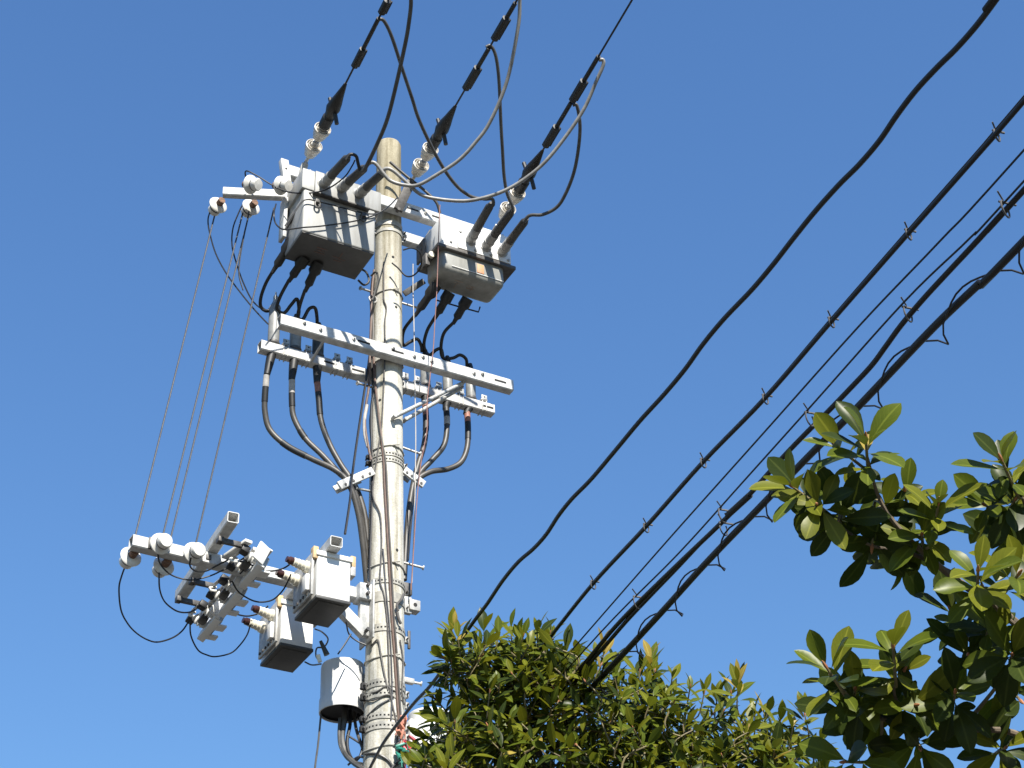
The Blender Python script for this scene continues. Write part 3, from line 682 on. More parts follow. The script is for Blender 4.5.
for i, (a, v, b_, ze, l1, l2) in enumerate(lines):
    A = PV(*a, v); Bp = PZ(*b_, A.z+.05)
    d = (Bp-A).normalized(); LINE.append((A, d))
    o = st0 if i == 0 else copy_tree(st0)
    o.location = A; o.rotation_mode = 'QUATERNION'; o.rotation_quaternion = Vector((0, 0, 1)).rotation_difference(d); tag(o, l1, 'insulator', SG)
    def on_line(p, A=A, d=d):
        # closest point of the line to the pixel's ray
        r_ = ray(*p).normalized(); w = A-CAM; bb = d.dot(r_)
        return A+d*((bb*w.dot(r_)-w.dot(d))/(1-bb*bb))
    t = thing('overhead_line', l2, 'overhead line', A+d*.8, 'overhead lines from the pole top'); b0 = A+d*.8
    MB(b0).tube([A+d*.76, A+d*26], .0085, 8).build('conductor', 'blackcable', t)
    for p, q, r_ in sleeves[i]:
        P, Q = on_line(p), on_line(q); L = (Q-P).length; dd = (Q-P).normalized()
        if r_ > .025:
            MB(b0).lathe(P, dd, [(.012, -.01), (r_, .0), (r_, L-.005), (.012, L)], 8).box(P+dd*L*.5+Z.cross(dd)*r_*.9, (dd, Z.cross(dd).normalized(), Z), (L*.47, .012, .008), .003).build('sleeve', 'rubber', t)
        else:
            MB(b0).tube([P, Q], r_, 10).build('sleeve', 'blackcable', t)
    lines[i] = on_line
# anchor straps from the strings down to the arm
for a, b_, v0, v1, lab in (((305, 164), (299, 185), .3, .22, 'steel strap tying the left strain insulator to the top crossarm'), ((411, 182), (398, 210), .3, .22, 'dark strap tying the middle strain insulator to the top crossarm'), ((501, 222), (496, 240), .42, .3, 'steel strap tying the right strain insulator behind the bushings')):
    p, q = PV(*a, v0), PV(*b_, v1); d = (q-p).normalized(); x = d.cross(V).normalized()
    m = MB().use(M['darksteel' if a[0] == 411 else 'steel']).box((p+q)/2, (d, V, x), ((q-p).length/2, .012, .04 if a[0] == 411 else .028), .003).cyl(p-V*.02, p+V*.02, .018, n=10).cyl(q-V*.02, q+V*.02, .016, n=10)
    tag(m.build('anchor_strap'), lab, 'strap', 'anchor straps at the pole top')

# ------------------------------------------------------------------ jumper loops
JG = 'jumper cables looping between the lines and the switch boxes'
dl = lambda i, p: dep(lines[i](p))
def jump(px, d0, d1, r, m, label): cable('jumper_cable', px, d0, d1, r, m, label, 'cable', JG, 10)
dR = dep(PV(500, 210, 1.05)); dL = dep(PV(365, 167, 1.13))
jump([(379, 19), (384, 21), (391.5, 36), (402, 68), (412, 98), (420, 122), (438, 159), (455, 184), (470, 196), (484, 199), (492, 199), (493.5, 204), (491.5, 207)], dl(0, (380, 19)), dR, .0145, 'cable', 'jumper cable crossing from the left line down to the first right bushing')
jump([(402, -32), (408, -20), (411, 0), (409, 22), (404.6, 47), (394, 94), (387, 120), (378.5, 141), (366, 167), (361, 172)], dl(0, (402, -28)), dL, .0165, 'cable', 'thick jumper cable dropping from the frame top to the middle left bushing')
jump([(519, -12), (519.7, 3), (518, 28), (507, 81), (490, 122), (475, 143), (459, 160), (438, 174), (418, 185), (404, 185), (391, 181), (383.4, 173.4), (376, 164), (371, 162.5), (366, 166), (363, 170)], dl(1, (519, -4)), dL, .0150, 'sheencable', 'pale jumper cable swooping from the middle line to the left bushings')
jump([(599, 60), (603, 60), (603, 66), (596, 82), (584, 109), (565, 137.5), (545, 162), (526, 178), (506, 190), (485, 197.5), (464, 201), (438, 199), (420, 194), (404, 180), (392, 170), (385, 169), (380, 174)], dl(2, (599, 59)), dL, .0150, 'sheencable', 'longest jumper cable running from the right line to the last left bushing')
jump([(486, 47), (491, 46), (496, 57), (499, 81), (501, 125), (502.5, 150), (504, 175), (507, 193), (512, 205), (513, 211)], dl(1, (487, 47)), dR, .0140, 'cable', 'jumper cable dropping steeply from the middle line to the second right bushing')
jump([(573, 105), (577, 106), (580, 125), (578.5, 148), (574, 172), (566, 193), (557, 207), (543, 214.5), (532, 215), (527.5, 217), (524, 222)], dl(2, (574, 105)), dR, .0145, 'cable', 'short jumper cable curving from the right line to the third right bushing')
jump([(346, 160), (350, 154.5), (356, 156), (358, 163), (360, 171)], dep(PV(346, 158, 1.13)), dep(PV(360, 170, 1.1)), .0135, 'rubber', 'short black jumper linking the first and second left bushings')
jump([(390, 162), (398, 169), (410, 179), (424, 190), (436, 202), (440, 213)], dep(PV(390, 162, .25)), dep(PV(440, 213, .3)), .013, 'cable2', 'short stiff cable running from the pole top to the right switch box')

# thin black leads around the left boxes
TGp = 'thin black leads on the left equipment'
def lead(px, a, b_, label, r=.0062, m='blackcable'): cable('lead_wire', px, a, b_, r, m, label, 'wire', TGp, 6)
lead([(246, 180), (246, 171), (257.5, 176), (272, 185), (288.5, 192), (310.6, 193), (328, 188.6), (344, 177.5), (352, 166), (355, 160)], dep(PZ(246, 178, 11.6)), dep(PV(355, 163, 1.05)), 'thin black lead from the upper insulator across the left box to its first bushing')
lpx = [(276, 204), (274, 213), (275, 222), (280, 228), (287, 229.5), (303, 227.5), (322, 226), (355, 221), (377, 214), (389, 206), (397, 198)]
pathcable('lead_wire', [PV(x, y, .45 if n in (0, len(lpx)-1) else .615) for n, (x, y) in enumerate(lpx)], .0062, 'blackcable', 'thin black lead sagging low across the front of the left box', 'wire', TGp, 6)
lpx = [(285, 226), (294, 213), (302, 202), (308, 199.5), (316, 201), (336, 206), (355, 211), (370, 214), (380, 213)]
pathcable('lead_wire', [PV(x, y, .60 if n in (0, len(lpx)-1) else .615) for n, (x, y) in enumerate(lpx)], .0062, 'blackcable', 'thin black lead crossing the upper front of the left box', 'wire', TGp, 6)
lead([(213, 206), (210, 212), (208, 220), (209.5, 232), (215.5, 253), (226, 273), (240, 292), (253, 308), (266, 322), (272, 327)], dep(PZ(213, 206, 11.5)), dep(PV(272, 327, -.15)), 'outer thin black lead looping from the far left insulator to the cable heads')
lead([(243, 204), (239, 212), (233, 228), (232, 245), (236, 262), (243, 282), (252, 300), (262, 309), (270, 311)], dep(PZ(243, 205, 11.5)), dep(PV(270, 311, -.15)), 'inner thin black lead looping from the middle left insulators to the cable heads')
lead([(249, 211), (247, 222), (244, 236), (240, 258), (239, 275), (243, 290)], dep(PZ(249, 211, 11.4)), dep(PV(243, 290, .0)), 'short thin black lead beside the straight wires under the top left crossarm')
dB = dep(PV(160, 550, .05)); dS = dep(PZ(205, 615, 7.97)); dx = dep(PV(280, 600, .1)); dx2 = dep(PV(255, 620, -.6))
lead([(127, 562), (122, 575), (119, 588.5), (121, 610), (128, 624), (137, 633.5), (148, 640), (158, 642), (172, 638), (182, 631), (189, 621)], dB, dS, 'wide black loop from the outermost bottom insulator to the lowest switch')
lead([(159, 573), (159.5, 588), (163, 599), (169, 606), (178.6, 611.7), (190, 612), (200, 606)], dB, dS, 'short black loop under the rear bottom insulator')
lead([(158, 548), (159, 561), (166, 571), (176, 577), (192, 580), (209.6, 576), (221, 571), (232, 566)], dB-.08, dep(PZ(240, 565, 8.0)), 'black lead from the front outer insulator to the switches')
lead([(191, 557), (190, 566), (196, 571), (206, 571), (218, 565), (228, 560)], dB-.1, dep(PZ(240, 565, 8.0)), 'short pale lead from the front inner insulator to the switches')
lead([(190, 622), (191, 636), (198, 650), (207, 655), (216, 656.6), (231, 653), (240, 645), (247, 635), (250, 626), (252, 620)], dS, dx2, 'black loop below the lowest switch to the shaded white box')
lead([(214, 601), (222, 608), (233, 613), (245, 616), (254, 615), (262, 612), (268, 606)], dS-.05, dx2, 'black lead from the middle switch to the shaded white box')
lead([(232, 581), (237, 590), (244, 596), (254, 601), (264, 602), (274, 599), (283, 590), (289, 579), (291, 574)], dep(PZ(240, 575, 7.97)), dx, 'black lead from the upper switch to the lower bushing of the bright box')
lead([(237, 561), (247, 563), (261, 569.5), (272, 571), (284, 568), (293, 562), (298, 559)], dep(PZ(237, 561, 7.97)), dx, 'black lead from the upper switch to the upper bushing of the bright box')
lead([(238, 562), (248, 555), (254, 549), (253, 556), (247, 566), (240, 574)], dep(PZ(245, 560, 8.05))-.1, dep(PZ(245, 560, 8.05))-.1, 'small black wire loop on the upper disconnect switch')
lead([(315, 629), (322, 632), (328, 639), (324, 647), (317, 648), (316, 656), (320, 661)], dep(PV(315, 629, -.4)), dep(PV(320, 661, 0)), 'small black wire curl between the shaded box and the drum')
lead([(305, 662), (312, 665), (321, 664)], dep(PV(305, 662, -.4)), dep(PV(321, 664, 0)), 'short black wire under the shaded box')
lead([(346, 622), (349, 634), (357, 641), (366, 645)], dep(PV(346, 622, .1)), dep(PV(366, 645, .1)), 'thin black wire beside the triangular arm bracket')
lead([(351, 634), (345, 644), (338, 654)], dep(PV(351, 634, .1)), dep(PV(338, 654, .1)), 'thin black wire running down to the drum top')
cable('lead_wire', [(321, 714), (318, 745), (315, 768), (313, 800)], -.3, -.3, .008, 'cable', 'single dark wire hanging from the drum rim', 'wire', None, 6)
c1 = PV(324, 648, 0); tag(MB().use(M['rubberdust']).tube([PV(320.5, 641, .0), PV(327, 655, .0)], [.012, .022], 10).use(M['cream']).cyl(PV(318, 655, 0), PV(320, 662, 0), .016, n=10).build('fuse_holder'), 'small black fuse holder above the drum', 'fuse')

# four straight wires
for a, b_, lab in (((215, 214), (135, 537), 'leftmost straight wire between the top and bottom insulators'), ((243, 212), (163, 535), 'second straight wire from the left between the insulators'),
                   ((249, 214), (170, 541), 'third straight wire from the left between the insulators'), ((274, 208), (196, 543), 'rightmost straight wire between the top and bottom insulators')):
    P = [PZ(*a, 11.46), PV(*b_, 0.02)]
    tag(MB().tube(P, .0068, 6).build('vertical_wire', 'wire'), lab, 'wire', 'straight wires between the insulators')
# long black line left of the pole
cable('lead_wire', [(372, 330), (369, 360), (363, 400), (353, 469), (350, 500), (345, 534)], -.1, dep(PV(345, 534, .4)), .010, 'blackcable', 'black line slanting from the pole down to the hollow bar end', 'wire', None, 6)

# ------------------------------------------------------------------ wires running down the pole
DG = 'wires running down the pole'
def down(px, r, m, label, off=.012):
    P = [PS(x, y, off) for x, y in px]
    tag(MB().tube(P, r, 7, 6).build('down_wire', m), label, 'wire', DG)
down([(383.7, 262), (383.7, 290), (384, 300), (386.4, 308), (384.8, 322), (385, 345), (384, 380), (382, 420), (378, 450), (373, 486), (374, 500), (380, 514), (381.6, 537), (381, 560), (380, 580), (384, 595), (387, 618), (388.4, 649), (390, 690), (397, 725)], .0065, 'darksteel', 'dark wavy wire down the middle of the pole')
down([(373, 345), (375, 380), (378, 410), (381, 435), (383.5, 460), (384.5, 486), (387, 529), (389, 566), (391.5, 615), (394, 649), (396, 680), (397.6, 705), (399, 722)], .0095, 'copper', 'brown wire down the front of the pole')
down([(376, 395), (380, 430), (385.5, 462), (387, 490), (389, 530), (391.5, 570), (393.5, 612), (396.5, 650), (399, 690), (401, 722)], .0085, 'cable2', 'grey brown wire running beside the brown one', .014)
down([(383, 549), (386, 590), (389, 620), (391, 650), (392, 690), (391, 720)], .006, 'wire', 'thin grey wire down the lower pole')
down([(371, 646), (378, 640), (381, 655), (384, 672), (388, 690)], .006, 'darksteel', 'thin dark wire curling over the lower pole near the drum')
down([(400, 640), (403, 660), (402, 690), (404, 705)], .0055, 'darksteel', 'thin dark wire on the right face of the lower pole')
down([(364, 694), (376, 692), (386, 686), (392, 690), (401, 693)], .006, 'darksteel', 'thin dark wire wrapped across the pole bands')
down([(366, 700), (374, 700), (386, 695), (394, 697)], .006, 'cable', 'grey wire wrapped across the lowest pole bands')
down([(367, 716), (378, 706), (390, 699)], .006, 'wire', 'grey wire slanting up across the lower pole')
down([(365, 754), (377, 754), (388, 760), (395, 771)], .009, 'cable', 'grey cable curling round the pole foot of the picture')
down([(388, 775), (395, 765), (404, 762), (412, 763)], .011, 'blackcable', 'black cable curling to the right at the lower pole')
cable('down_wire', [(373, 278), (371.5, 300), (373, 330), (372, 360), (374, 400), (371, 420), (373, 450)], .0, .0, .016, 'cable2', 'brown cable bundle along the left edge of the upper pole', 'wire', DG)
cable('down_wire', [(374, 270), (372, 290), (371, 320), (370, 350), (369, 385), (366, 405), (365, 425), (368, 445), (371, 460)], .04, .04, .010, 'copper', 'reddish wire along the left edge of the upper pole', 'wire', DG)
cable('down_wire', [(367, 405), (364.5, 420), (365, 435), (368, 447)], .02, .02, .014, 'tape', 'short pale sleeve on the left edge of the pole', 'sleeve', None)
cable('down_wire', [(377, 385), (372, 402), (371, 425), (372, 455), (372, 500), (370, 560), (370, 610)], .03, .03, .011, 'blackcable', 'black cable along the left edge of the middle pole', 'wire', DG)
cable('down_wire', [(413, 264), (413, 290), (414, 327), (415, 389), (415.7, 430), (415.5, 463), (414.5, 515), (412, 583)], .2, .1, .0045, 'tape', 'thin pale wire hanging right of the pole', 'wire', DG)
cable('down_wire', [(440, 205), (439.4, 216), (437, 286), (435, 320), (433, 352), (429, 385), (427, 404), (427, 430), (421, 463), (417, 500), (413, 560), (411, 590)], .58, .1, .0042, 'pinkwire', 'thin faded red wire hanging from the right switch box', 'wire', DG)
cable('down_wire', [(430, 230), (424, 240), (421, 250)], .2, .2, .006, 'darksteel', 'short dark wire above the rear top crossarm', 'wire', None)
cable('down_wire', [(403, 250), (412, 248), (420, 253), (421, 266), (414, 275), (406, 276), (398, 268), (392, 263)], .45, .2, .007, 'blackcable', 'black wire loop between the pole and the right switch box', 'wire', DG)
cable('down_wire', [(371, 276), (376, 272), (378, 280), (374, 296), (372, 300)], .14, .14, .009, 'cable', 'short looped wire left of the pole below the left box', 'wire', DG)
rg = PV(373, 299, .03); tag(MB().use(M['steel']).tube([rg+U*.035*math.cos(k*.45)+Z*.035*math.sin(k*.45) for k in range(15)], .007, 6).build('eye_ring'), 'small steel ring on the left of the upper pole', 'ring')
# tags at the foot
for (x, y), mm, lab, sz in (((401, 727), 'salmon', 'salmon coloured wire connectors tied to the lower pole', 5), ((403, 752), 'green', 'green plastic cable tag on the lower pole', 6), ((409, 748), 'red', 'red plastic cable tag beside the lower pole', 7)):
    m = MB().use(M[mm]); rg_ = random.Random(x)
    for k in range(7):
        c = PS(x+rg_.uniform(-sz, sz)*.7, y+rg_.uniform(-sz, sz)*1.6, .045+rg_.uniform(0, .03))
        a = Vector((rg_.uniform(-1, 1), rg_.uniform(-1, 1), rg_.uniform(-2, 1))).normalized()
        x_, y_ = ortho(a); m.box(c, (a, x_, y_), (.035, .016, .009), .004)
        m.tube([c, c+a*.05, c+a*.06-Z*.05], .004, 5)
    tag(m.build('cable_tag'), lab, 'tag')
m = MB().use(M['darksteel']).tube([PS(x, y, .03) for x, y in ((399, 722), (397, 740), (400, 755), (403, 768), (404, 790))], .012, 7, 5)
tag(m.build('down_wire'), 'dark wire bunch behind the coloured tags', 'wire', DG)

# ------------------------------------------------------------------ telephone cables on the right
def crossing(name, px, far_d, near_z, r, m, label, cat, group=None, nexts=10, n=10):
    """cable from the pole (far) to beyond the camera's right; px runs far -> near"""
    for _ in range(1):
        px = [px[0]]+[((a[0]+4*b[0]+c[0])/6, (a[1]+4*b[1]+c[1])/6) for a, b, c in zip(px, px[1:], px[2:])]+[px[-1]] if len(px) > 15 else px
    A = PD(*px[0], far_d); Bn = PZ(*px[-1], near_z)
    da, db = dep(A), dep(Bn)
    # parameter along the chord
    c0 = Vector((px[0][0], px[0][1])); c1 = Vector((px[-1][0], px[-1][1])); cv = c1-c0
    P = []
    for x, y in px:
        t = max(0, min(1, (Vector((x, y))-c0).dot(cv)/cv.dot(cv)))
        P.append(PD(x, y, 1/((1-t)/da+t/db)))
    d = (P[-1]-P[-3]).normalized() if len(P) > 2 else (P[-1]-P[0]).normalized()
    dg = (Bn-A).normalized()
    P.append(P[-1]+dg*3); P.append(P[-1]+dg*6)
    b0 = P[0]
    t = thing(name, label, cat, b0, group)
    MB(b0).tube(P, r, n, 6).build('strand', m, t)
    return t, P, da, db, c0, cv
def at_chord(x, y, info):
    _, P, da, db, c0, cv = info
    t = (Vector((x, y))-c0).dot(cv)/cv.dot(cv)
    return PD(x, y, 1/((1-t)/da+t/db))
CG = 'communication cables crossing right of the pole'
FD = 12.9
w1 = crossing('service_cable', [(358, 790), (366.7, 775), (373.6, 761), (382.8, 742.5), (399, 722), (415, 701), (428.7, 688.5), (440, 673.6), (456, 647), (473, 622), (487, 605), (502.5, 580), (518, 561), (534, 549), (546, 536), (559, 514), (571, 499), (590, 481.6), (615, 451), (640, 420), (665, 394), (686, 369), (702.5, 344), (723, 319), (752.5, 290), (773, 265), (792, 240), (815, 211), (840, 183), (859, 165.6), (880.6, 140.6), (896, 115.6), (915, 90.6), (937, 67), (955.6, 50), (977.5, 25), (996, 0), (1030, -48)], 12.75, 6.0, .0108, 'blackcable', 'wavy black service cable, leftmost of the crossing cables, ending on the pole', 'cable', CG)
w2 = crossing('telephone_cable', [(392, 836), (450, 760), (500, 699), (548, 640), (593, 584), (646, 527), (703, 462.5), (765, 398.5), (831, 322), (908, 234), (996, 134), (1024, 101)], FD, 6.15, .0100, 'blackcable', 'black cable lashed to a messenger wire by rings, second of the crossing cables', 'cable', CG)
w2b = crossing('messenger_wire', [(391.5, 835), (449.5, 759), (499.5, 698), (547.5, 638.5), (592.3, 582.5), (645, 525.5), (702, 461), (763.8, 397), (829.6, 320), (906.3, 231.8), (994.2, 131.7), (1022, 98.6)], FD, 6.18, .0042, 'blackcable', 'messenger wire just above the second crossing cable', 'wire', CG, n=6)
w3 = crossing('overhead_wire', [(400, 852), (500, 733), (578, 643), (668, 540), (760, 437), (860, 325), (940, 241), (1024, 150)], FD, 6.0, .0045, 'blackcable', 'thin single black wire in the middle of the crossing cables', 'wire', CG, n=6)
w4b = crossing('messenger_wire', [(400, 868), (500, 747), (600, 633), (677, 555), (742, 483), (812, 405), (905, 301), (971, 237), (1024, 181)], FD, 5.95, .0045, 'blackcable', 'messenger wire above the fourth crossing cable', 'wire', CG, n=6)
w4 = crossing('telephone_cable', [(400, 878), (500, 760), (560, 692), (587, 661), (615, 626), (640, 601), (680, 562), (721, 523.5), (748, 497), (782, 457.5), (809, 430), (823, 417), (852.5, 386), (873, 365), (886, 346), (900, 326), (923, 299), (950, 270), (977.5, 241), (1005, 210), (1024, 190)], FD, 5.95, .0118, 'blackcable', 'thicker black cable hung on rings under the fourth crossing messenger wire', 'cable', CG)
w5 = crossing('trunk_cable', [(404, 890), (500, 785), (599, 680), (660, 614), (707, 562), (760, 507), (807, 458), (857, 408), (932, 329), (980, 283), (1024, 241)], FD, 5.85, .0165, 'blackcable', 'thickest black trunk cable wrapped in a spiral wire, rightmost of the crossing cables', 'cable', CG)
# second lower strand of the fourth cable
t4 = w4[0]; b4 = t4.location.copy()
P = [at_chord(x, y, w4) for x, y in ((402, 886), (500, 770), (560, 702), (583, 671), (605, 646), (627.5, 620), (652, 594), (677, 568), (700, 543.5), (721, 523), (745, 500))]
MB(b4).tube(P, .011, 8, 6).build('strand', 'blackcable', t4)
q0, q1 = at_chord(728, 515, w4), at_chord(750, 495, w4); MB(b4).tube([q0, q1], .016, 10).build('splice_sleeve', 'rubber', t4)
# hanger rings
def ring(parent, c, d, r, base):
    x, y = ortho(d)
    if y.z < 0: y = -y
    m = MB(base)
    m.tube([c+(Z*math.cos(a)+x*math.sin(a)*.8+d*math.sin(a)*.5)*r-Z*r*.7 for a in [k*.42 for k in range(14)]], .0038, 6)
    m.tube([c+Z*r*.5, c+d*.02+x*r*.9+Z*r*1.1], .0035, 5).tube([c+Z*r*.2-x*r*1.5, c+Z*r*.2+x*r*.6], .005, 5)
    m.build('hanger_ring', 'darksteel', parent)
for x, y in ((548, 639), (593, 582), (646, 525), (703, 460), (765, 396), (831, 319), (908, 231), (996, 132)):
    c = at_chord(x, y, w2b); ring(w2b[0], c, (w2b[1][-1]-w2b[1][0]).normalized(), .025, w2b[0].location.copy())
for x, y in ((637, 594), (722, 507), (723, 520), (809, 410), (907, 305), (1004, 200)):
    c = at_chord(x, y+4, w4b); ring(w4b[0], c, (w4b[1][-1]-w4b[1][0]).normalized(), .036, w4b[0].location.copy())
    c2 = at_chord(x+1, y-2, w4b)
# spiral hanger round the trunk cable
d5 = (w5[1][6]-w5[1][2]).normalized(); x5, y5 = ortho(d5)
S0, S1 = at_chord(560, 722, w5), at_chord(1060, 206, w5)
pa5, pb5 = at_chord(622.8, 660, w5), at_chord(750, 520, w5)
pitch = (pb5-pa5).length/3.1
L5 = (S1-S0).length; nt_ = L5/pitch
pts = []
N5 = int(nt_*14)
right5 = -d5.cross(Z).normalized(); down5 = -Z
def w5_at(t):
    # follow the strand itself
    q = S0.lerp(S1, t)
    return q
def onP(q):
    best = None
    for a, b_ in zip(w5[1], w5[1][1:]):
        ab = b_-a; tt = max(0, min(1, (q-a).dot(ab)/ab.dot(ab))); c = a+ab*tt
        if best is None or (c-q).length < (best-q).length: best = c
    return best
ph0 = .3
for k in range(N5+1):
    t = k/N5; a = t*nt_
    c = onP(S0.lerp(S1, t)); ph = (a+ph0) % 1.0
    ang = 2*math.pi*ph
    rr = .024+.072*max(0, math.cos(ang-2.1))**2.6+.012*max(0, math.cos(ang+.9))
    pts.append(c+(right5*math.sin(ang)*1.0+Z*math.cos(ang))*rr)
MB(w5[0].location.copy()).tube(pts, .0042, 6).build('spiral_wire', 'blackcable', w5[0])

# ------------------------------------------------------------------ trees
OVATE = ((0, .03), (.12, .04), (.24, .50), (.40, .86), (.55, 1.0), (.70, .88), (.84, .54), (.94, .20), (1.0, .0))
OBOVATE = ((0, .03), (.10, .05), (.22, .36), (.38, .70), (.54, .94), (.68, 1.0), (.82, .82), (.92, .48), (.97, .20), (1.0, .0))
SHAPE = [OVATE]
def leaf(m, base, d, nrm, L, wd, droop, fold, mi):
    d = d.normalized(); nrm = (nrm-d*nrm.dot(d))
    if nrm.length < 1e-4: nrm, _ = ortho(d)
    nrm.normalize(); s = d.cross(nrm)
    prof = SHAPE[0]
    prev = None
    m.mi = mi
    uvl = m.bm.loops.layers.uv.get('leaf') or m.bm.loops.layers.uv.new('leaf')
    twist = (rng.random()-.5)*.5
    wav = rng.uniform(-.08, .08)
    for i, (t, w_) in enumerate(prof):
        c = base+d*(L*(t-droop*.35*t*t))-nrm*(L*droop*t*t)
        ca, sa = math.cos(twist*t), math.sin(twist*t)
        s2, n2 = s*ca+nrm*sa, nrm*ca-s*sa
        hw = wd*w_*.5
        e = n2*(fold*hw)
        a = m.bm.verts.new(c-s2*hw+e+n2*(wav*hw*math.sin(t*9)))
        b = m.bm.verts.new(c)
        q = m.bm.verts.new(c+s2*hw+e-n2*(wav*hw*math.sin(t*9+1)))
        if prev:
            for vs, us in (((prev[0], prev[1], b, a), (0, .5, .5, 0)), ((prev[1], prev[2], q, b), (.5, 1, 1, .5))):
                f = m._f(list(vs))
                if f:
                    for lp_, u_, v_ in zip(f.loops, us, (pt, pt, t, t)): lp_[uvl].uv = (u_, v_)
        prev = (a, b, q); pt = t
def rosette(m, c, axis, n, L, wr, mats, spread=(30, 100), tw=None, tl=.10, bud=None):
    axis = axis.normalized(); x, y = ortho(axis); ph = rng.uniform(0, 6.28)
    for i in range(n):
        f = i/max(1, n-1)
        ang = R(spread[0]+(spread[1]-spread[0])*f**.8+rng.uniform(-12, 12)); az = ph+i*2.39996+rng.uniform(-.25, .25)
        rad = x*math.cos(az)+y*math.sin(az)
        d = axis*math.cos(ang)+rad*math.sin(ang)
        nr = axis*math.sin(ang)-rad*math.cos(ang)
        # leaves turn their upper face to the sky
        nr = nr*.62+Z*.30+Vector((.12, -.62, 0))*rng.uniform(.3, 1.1)
        d = d-Z*.10*f
        l = L*(.62+.5*math.sin(math.pi*min(1, .25+f*.7)))*rng.choice((rng.uniform(.85, 1.12), rng.uniform(.6, 1.2)))
        leaf(m, c-axis*(tl*f), d, nr, l, l*wr*rng.uniform(.85, 1.15), rng.uniform(.02, .28), rng.uniform(.10, .42), rng.choices(range(4), mats)[0])
    if tw is not None: tw.tube([c-axis*(tl+.02), c+axis*.01], [.0045, .003], 5)
    if bud is not None:
        bud.lathe(c-axis*.005, axis, [(.003, 0), (.0055, .012), (.004, .024), (.001, .032)], 6)

def inpoly(x, y, P):
    r_ = False; j = len(P)-1
    for i in range(len(P)):
        if (P[i][1] > y) != (P[j][1] > y) and x < (P[j][0]-P[i][0])*(y-P[i][1])/(P[j][1]-P[i][1])+P[i][0]: r_ = not r_
        j = i
    return r_

def branchy(b0, trunkpts, trunk_r, limbs, anchors, parent, twigmat='twig'):
    MB(b0).tube(trunkpts, trunk_r, 14, 6).build('trunk', 'bark', parent)
    nodes = []
    for P, r_ in limbs:
        Q = spline(P, 8); n = len(Q)
        MB(b0).tube(Q, [r_*(1-.8*i/(n-1)) for i in range(n)], 8).build('limb', 'bark', parent)
        nodes += Q[3:]
    tw = MB(b0).use(M[twigmat])
    # every twig reaches the nearest point already joined to the tree
    todo = sorted(anchors, key=lambda q: min((q[0]-nn).length for nn in nodes))
    for c, ax in todo:
        e = c-ax*.10
        best = min(nodes, key=lambda nn: (nn-e).length+max(0, nn.z-e.z)*1.5)
        Lx = (e-best).length
        mid = best.lerp(e-ax*min(.25, Lx*.5), .55)
        tw.tube([best, mid, e-ax*min(.08, Lx*.2), c], [.004+.012*min(1, Lx), .004+.006*min(1, Lx), .005, .004], 5, 4)
        nodes.append(mid); nodes.append(e)
    return tw

# --- lower tree behind the cables
T2 = Vector((.9, 9.4, 0))
tree = thing('evergreen_tree', 'dense evergreen tree with small leaves rising at the bottom, hiding the cables', 'tree', T2)
crown = MB(T2); crown.mats = list(LEAFMATS)
bud2 = MB(T2).use(M['bud'])
outline = [(405, 1000), (405, 790), (414, 750), (430, 735), (445, 700), (462, 693), (452, 672), (440, 648), (447, 632), (458, 634), (470, 652), (484, 632), (500, 640), (512, 630), (524, 638), (535, 630), (551, 632), (566, 655), (578, 658), (590, 662), (603, 654), (613, 664),
           (624, 676), (640, 678), (652, 666), (660, 676), (690, 690), (716, 702), (732, 692), (745, 700), (760, 722), (776, 716), (790, 730), (808, 726), (816, 742), (830, 752), (838, 775), (842, 1000)]
cl = []
anch = []
# tips along the skyline first, then the body of the crown
tips = [(452, 634, .05, -1), (458, 640, -.2, -1), (444, 658, -.8, -.3), (447, 672, -.9, .1), (484, 632, -.1, -1), (498, 637, .1, -1), (511, 630, 0, -1), (523, 637, .2, -1), (537, 630, .1, -1), (550, 634, .4, -.9), (566, 650, .1, -1), (578, 657, .1, -1), (596, 656, 0, -1), (604, 652, .3, -1), (613, 660, .2, -1),
        (651, 664, 0, -1), (655, 672, .1, -1), (672, 676, .1, -1), (690, 688, .2, -1), (704, 694, .2, -1), (717, 700, .2, -1), (738, 686, 0, -1), (731, 694, -.2, -1), (755, 712, .2, -1), (768, 712, .2, -1), (780, 722, .3, -.9), (793, 726, .2, -1), (805, 716, 0, -1), (820, 742, .4, -.8), (432, 716, -.8, -.6), (440, 722, -.7, -.2), (428, 738, -.9, 0), (420, 756, -.9, -.3), (415, 770, -.7, -.7), (470, 700, -.5, -.8), (482, 722, -.5, -.7), (640, 672, .1, -1), (448, 690, -.8, -.5), (436, 700, -.6, -.8)]
for x, y, dx_, dy_ in tips:
    dpt = rng.uniform(10.2, 10.9)
    cl.append((PD(x, y, dpt), rt*dx_-up*dy_*1.0+Vector((rng.uniform(-.2, .2), rng.uniform(-.3, .1), .1)), 1))
cnt = 0
while cnt < 1050:
    x = rng.uniform(408, 842); y = rng.uniform(632, 980)
    if not inpoly(x, y-4-max(0, x-560)*.045, outline): continue
    if y > 800 and rng.random() < .45: continue
    # two small gaps where the sky shows through
    if ((x-470)/20)**2+((y-714)/13)**2 < 1 or ((x-508)/8)**2+((y-760)/16)**2 < 1 and rng.random() < .8: continue
    top = 630+max(0, (x-560))*.33
    depth_in = min(1, max(0, (y-top)/150))
    dpt = 10.5-rng.uniform(-.9, 1.0)*(.25+.75*depth_in)*1.15
    ax = Vector((rng.uniform(-.9, .9)+(x-620)/420, rng.uniform(-1.1, .2), rng.uniform(.2, 1.2)))
    cl.append((PD(x, y, dpt), ax, 0)); cnt += 1
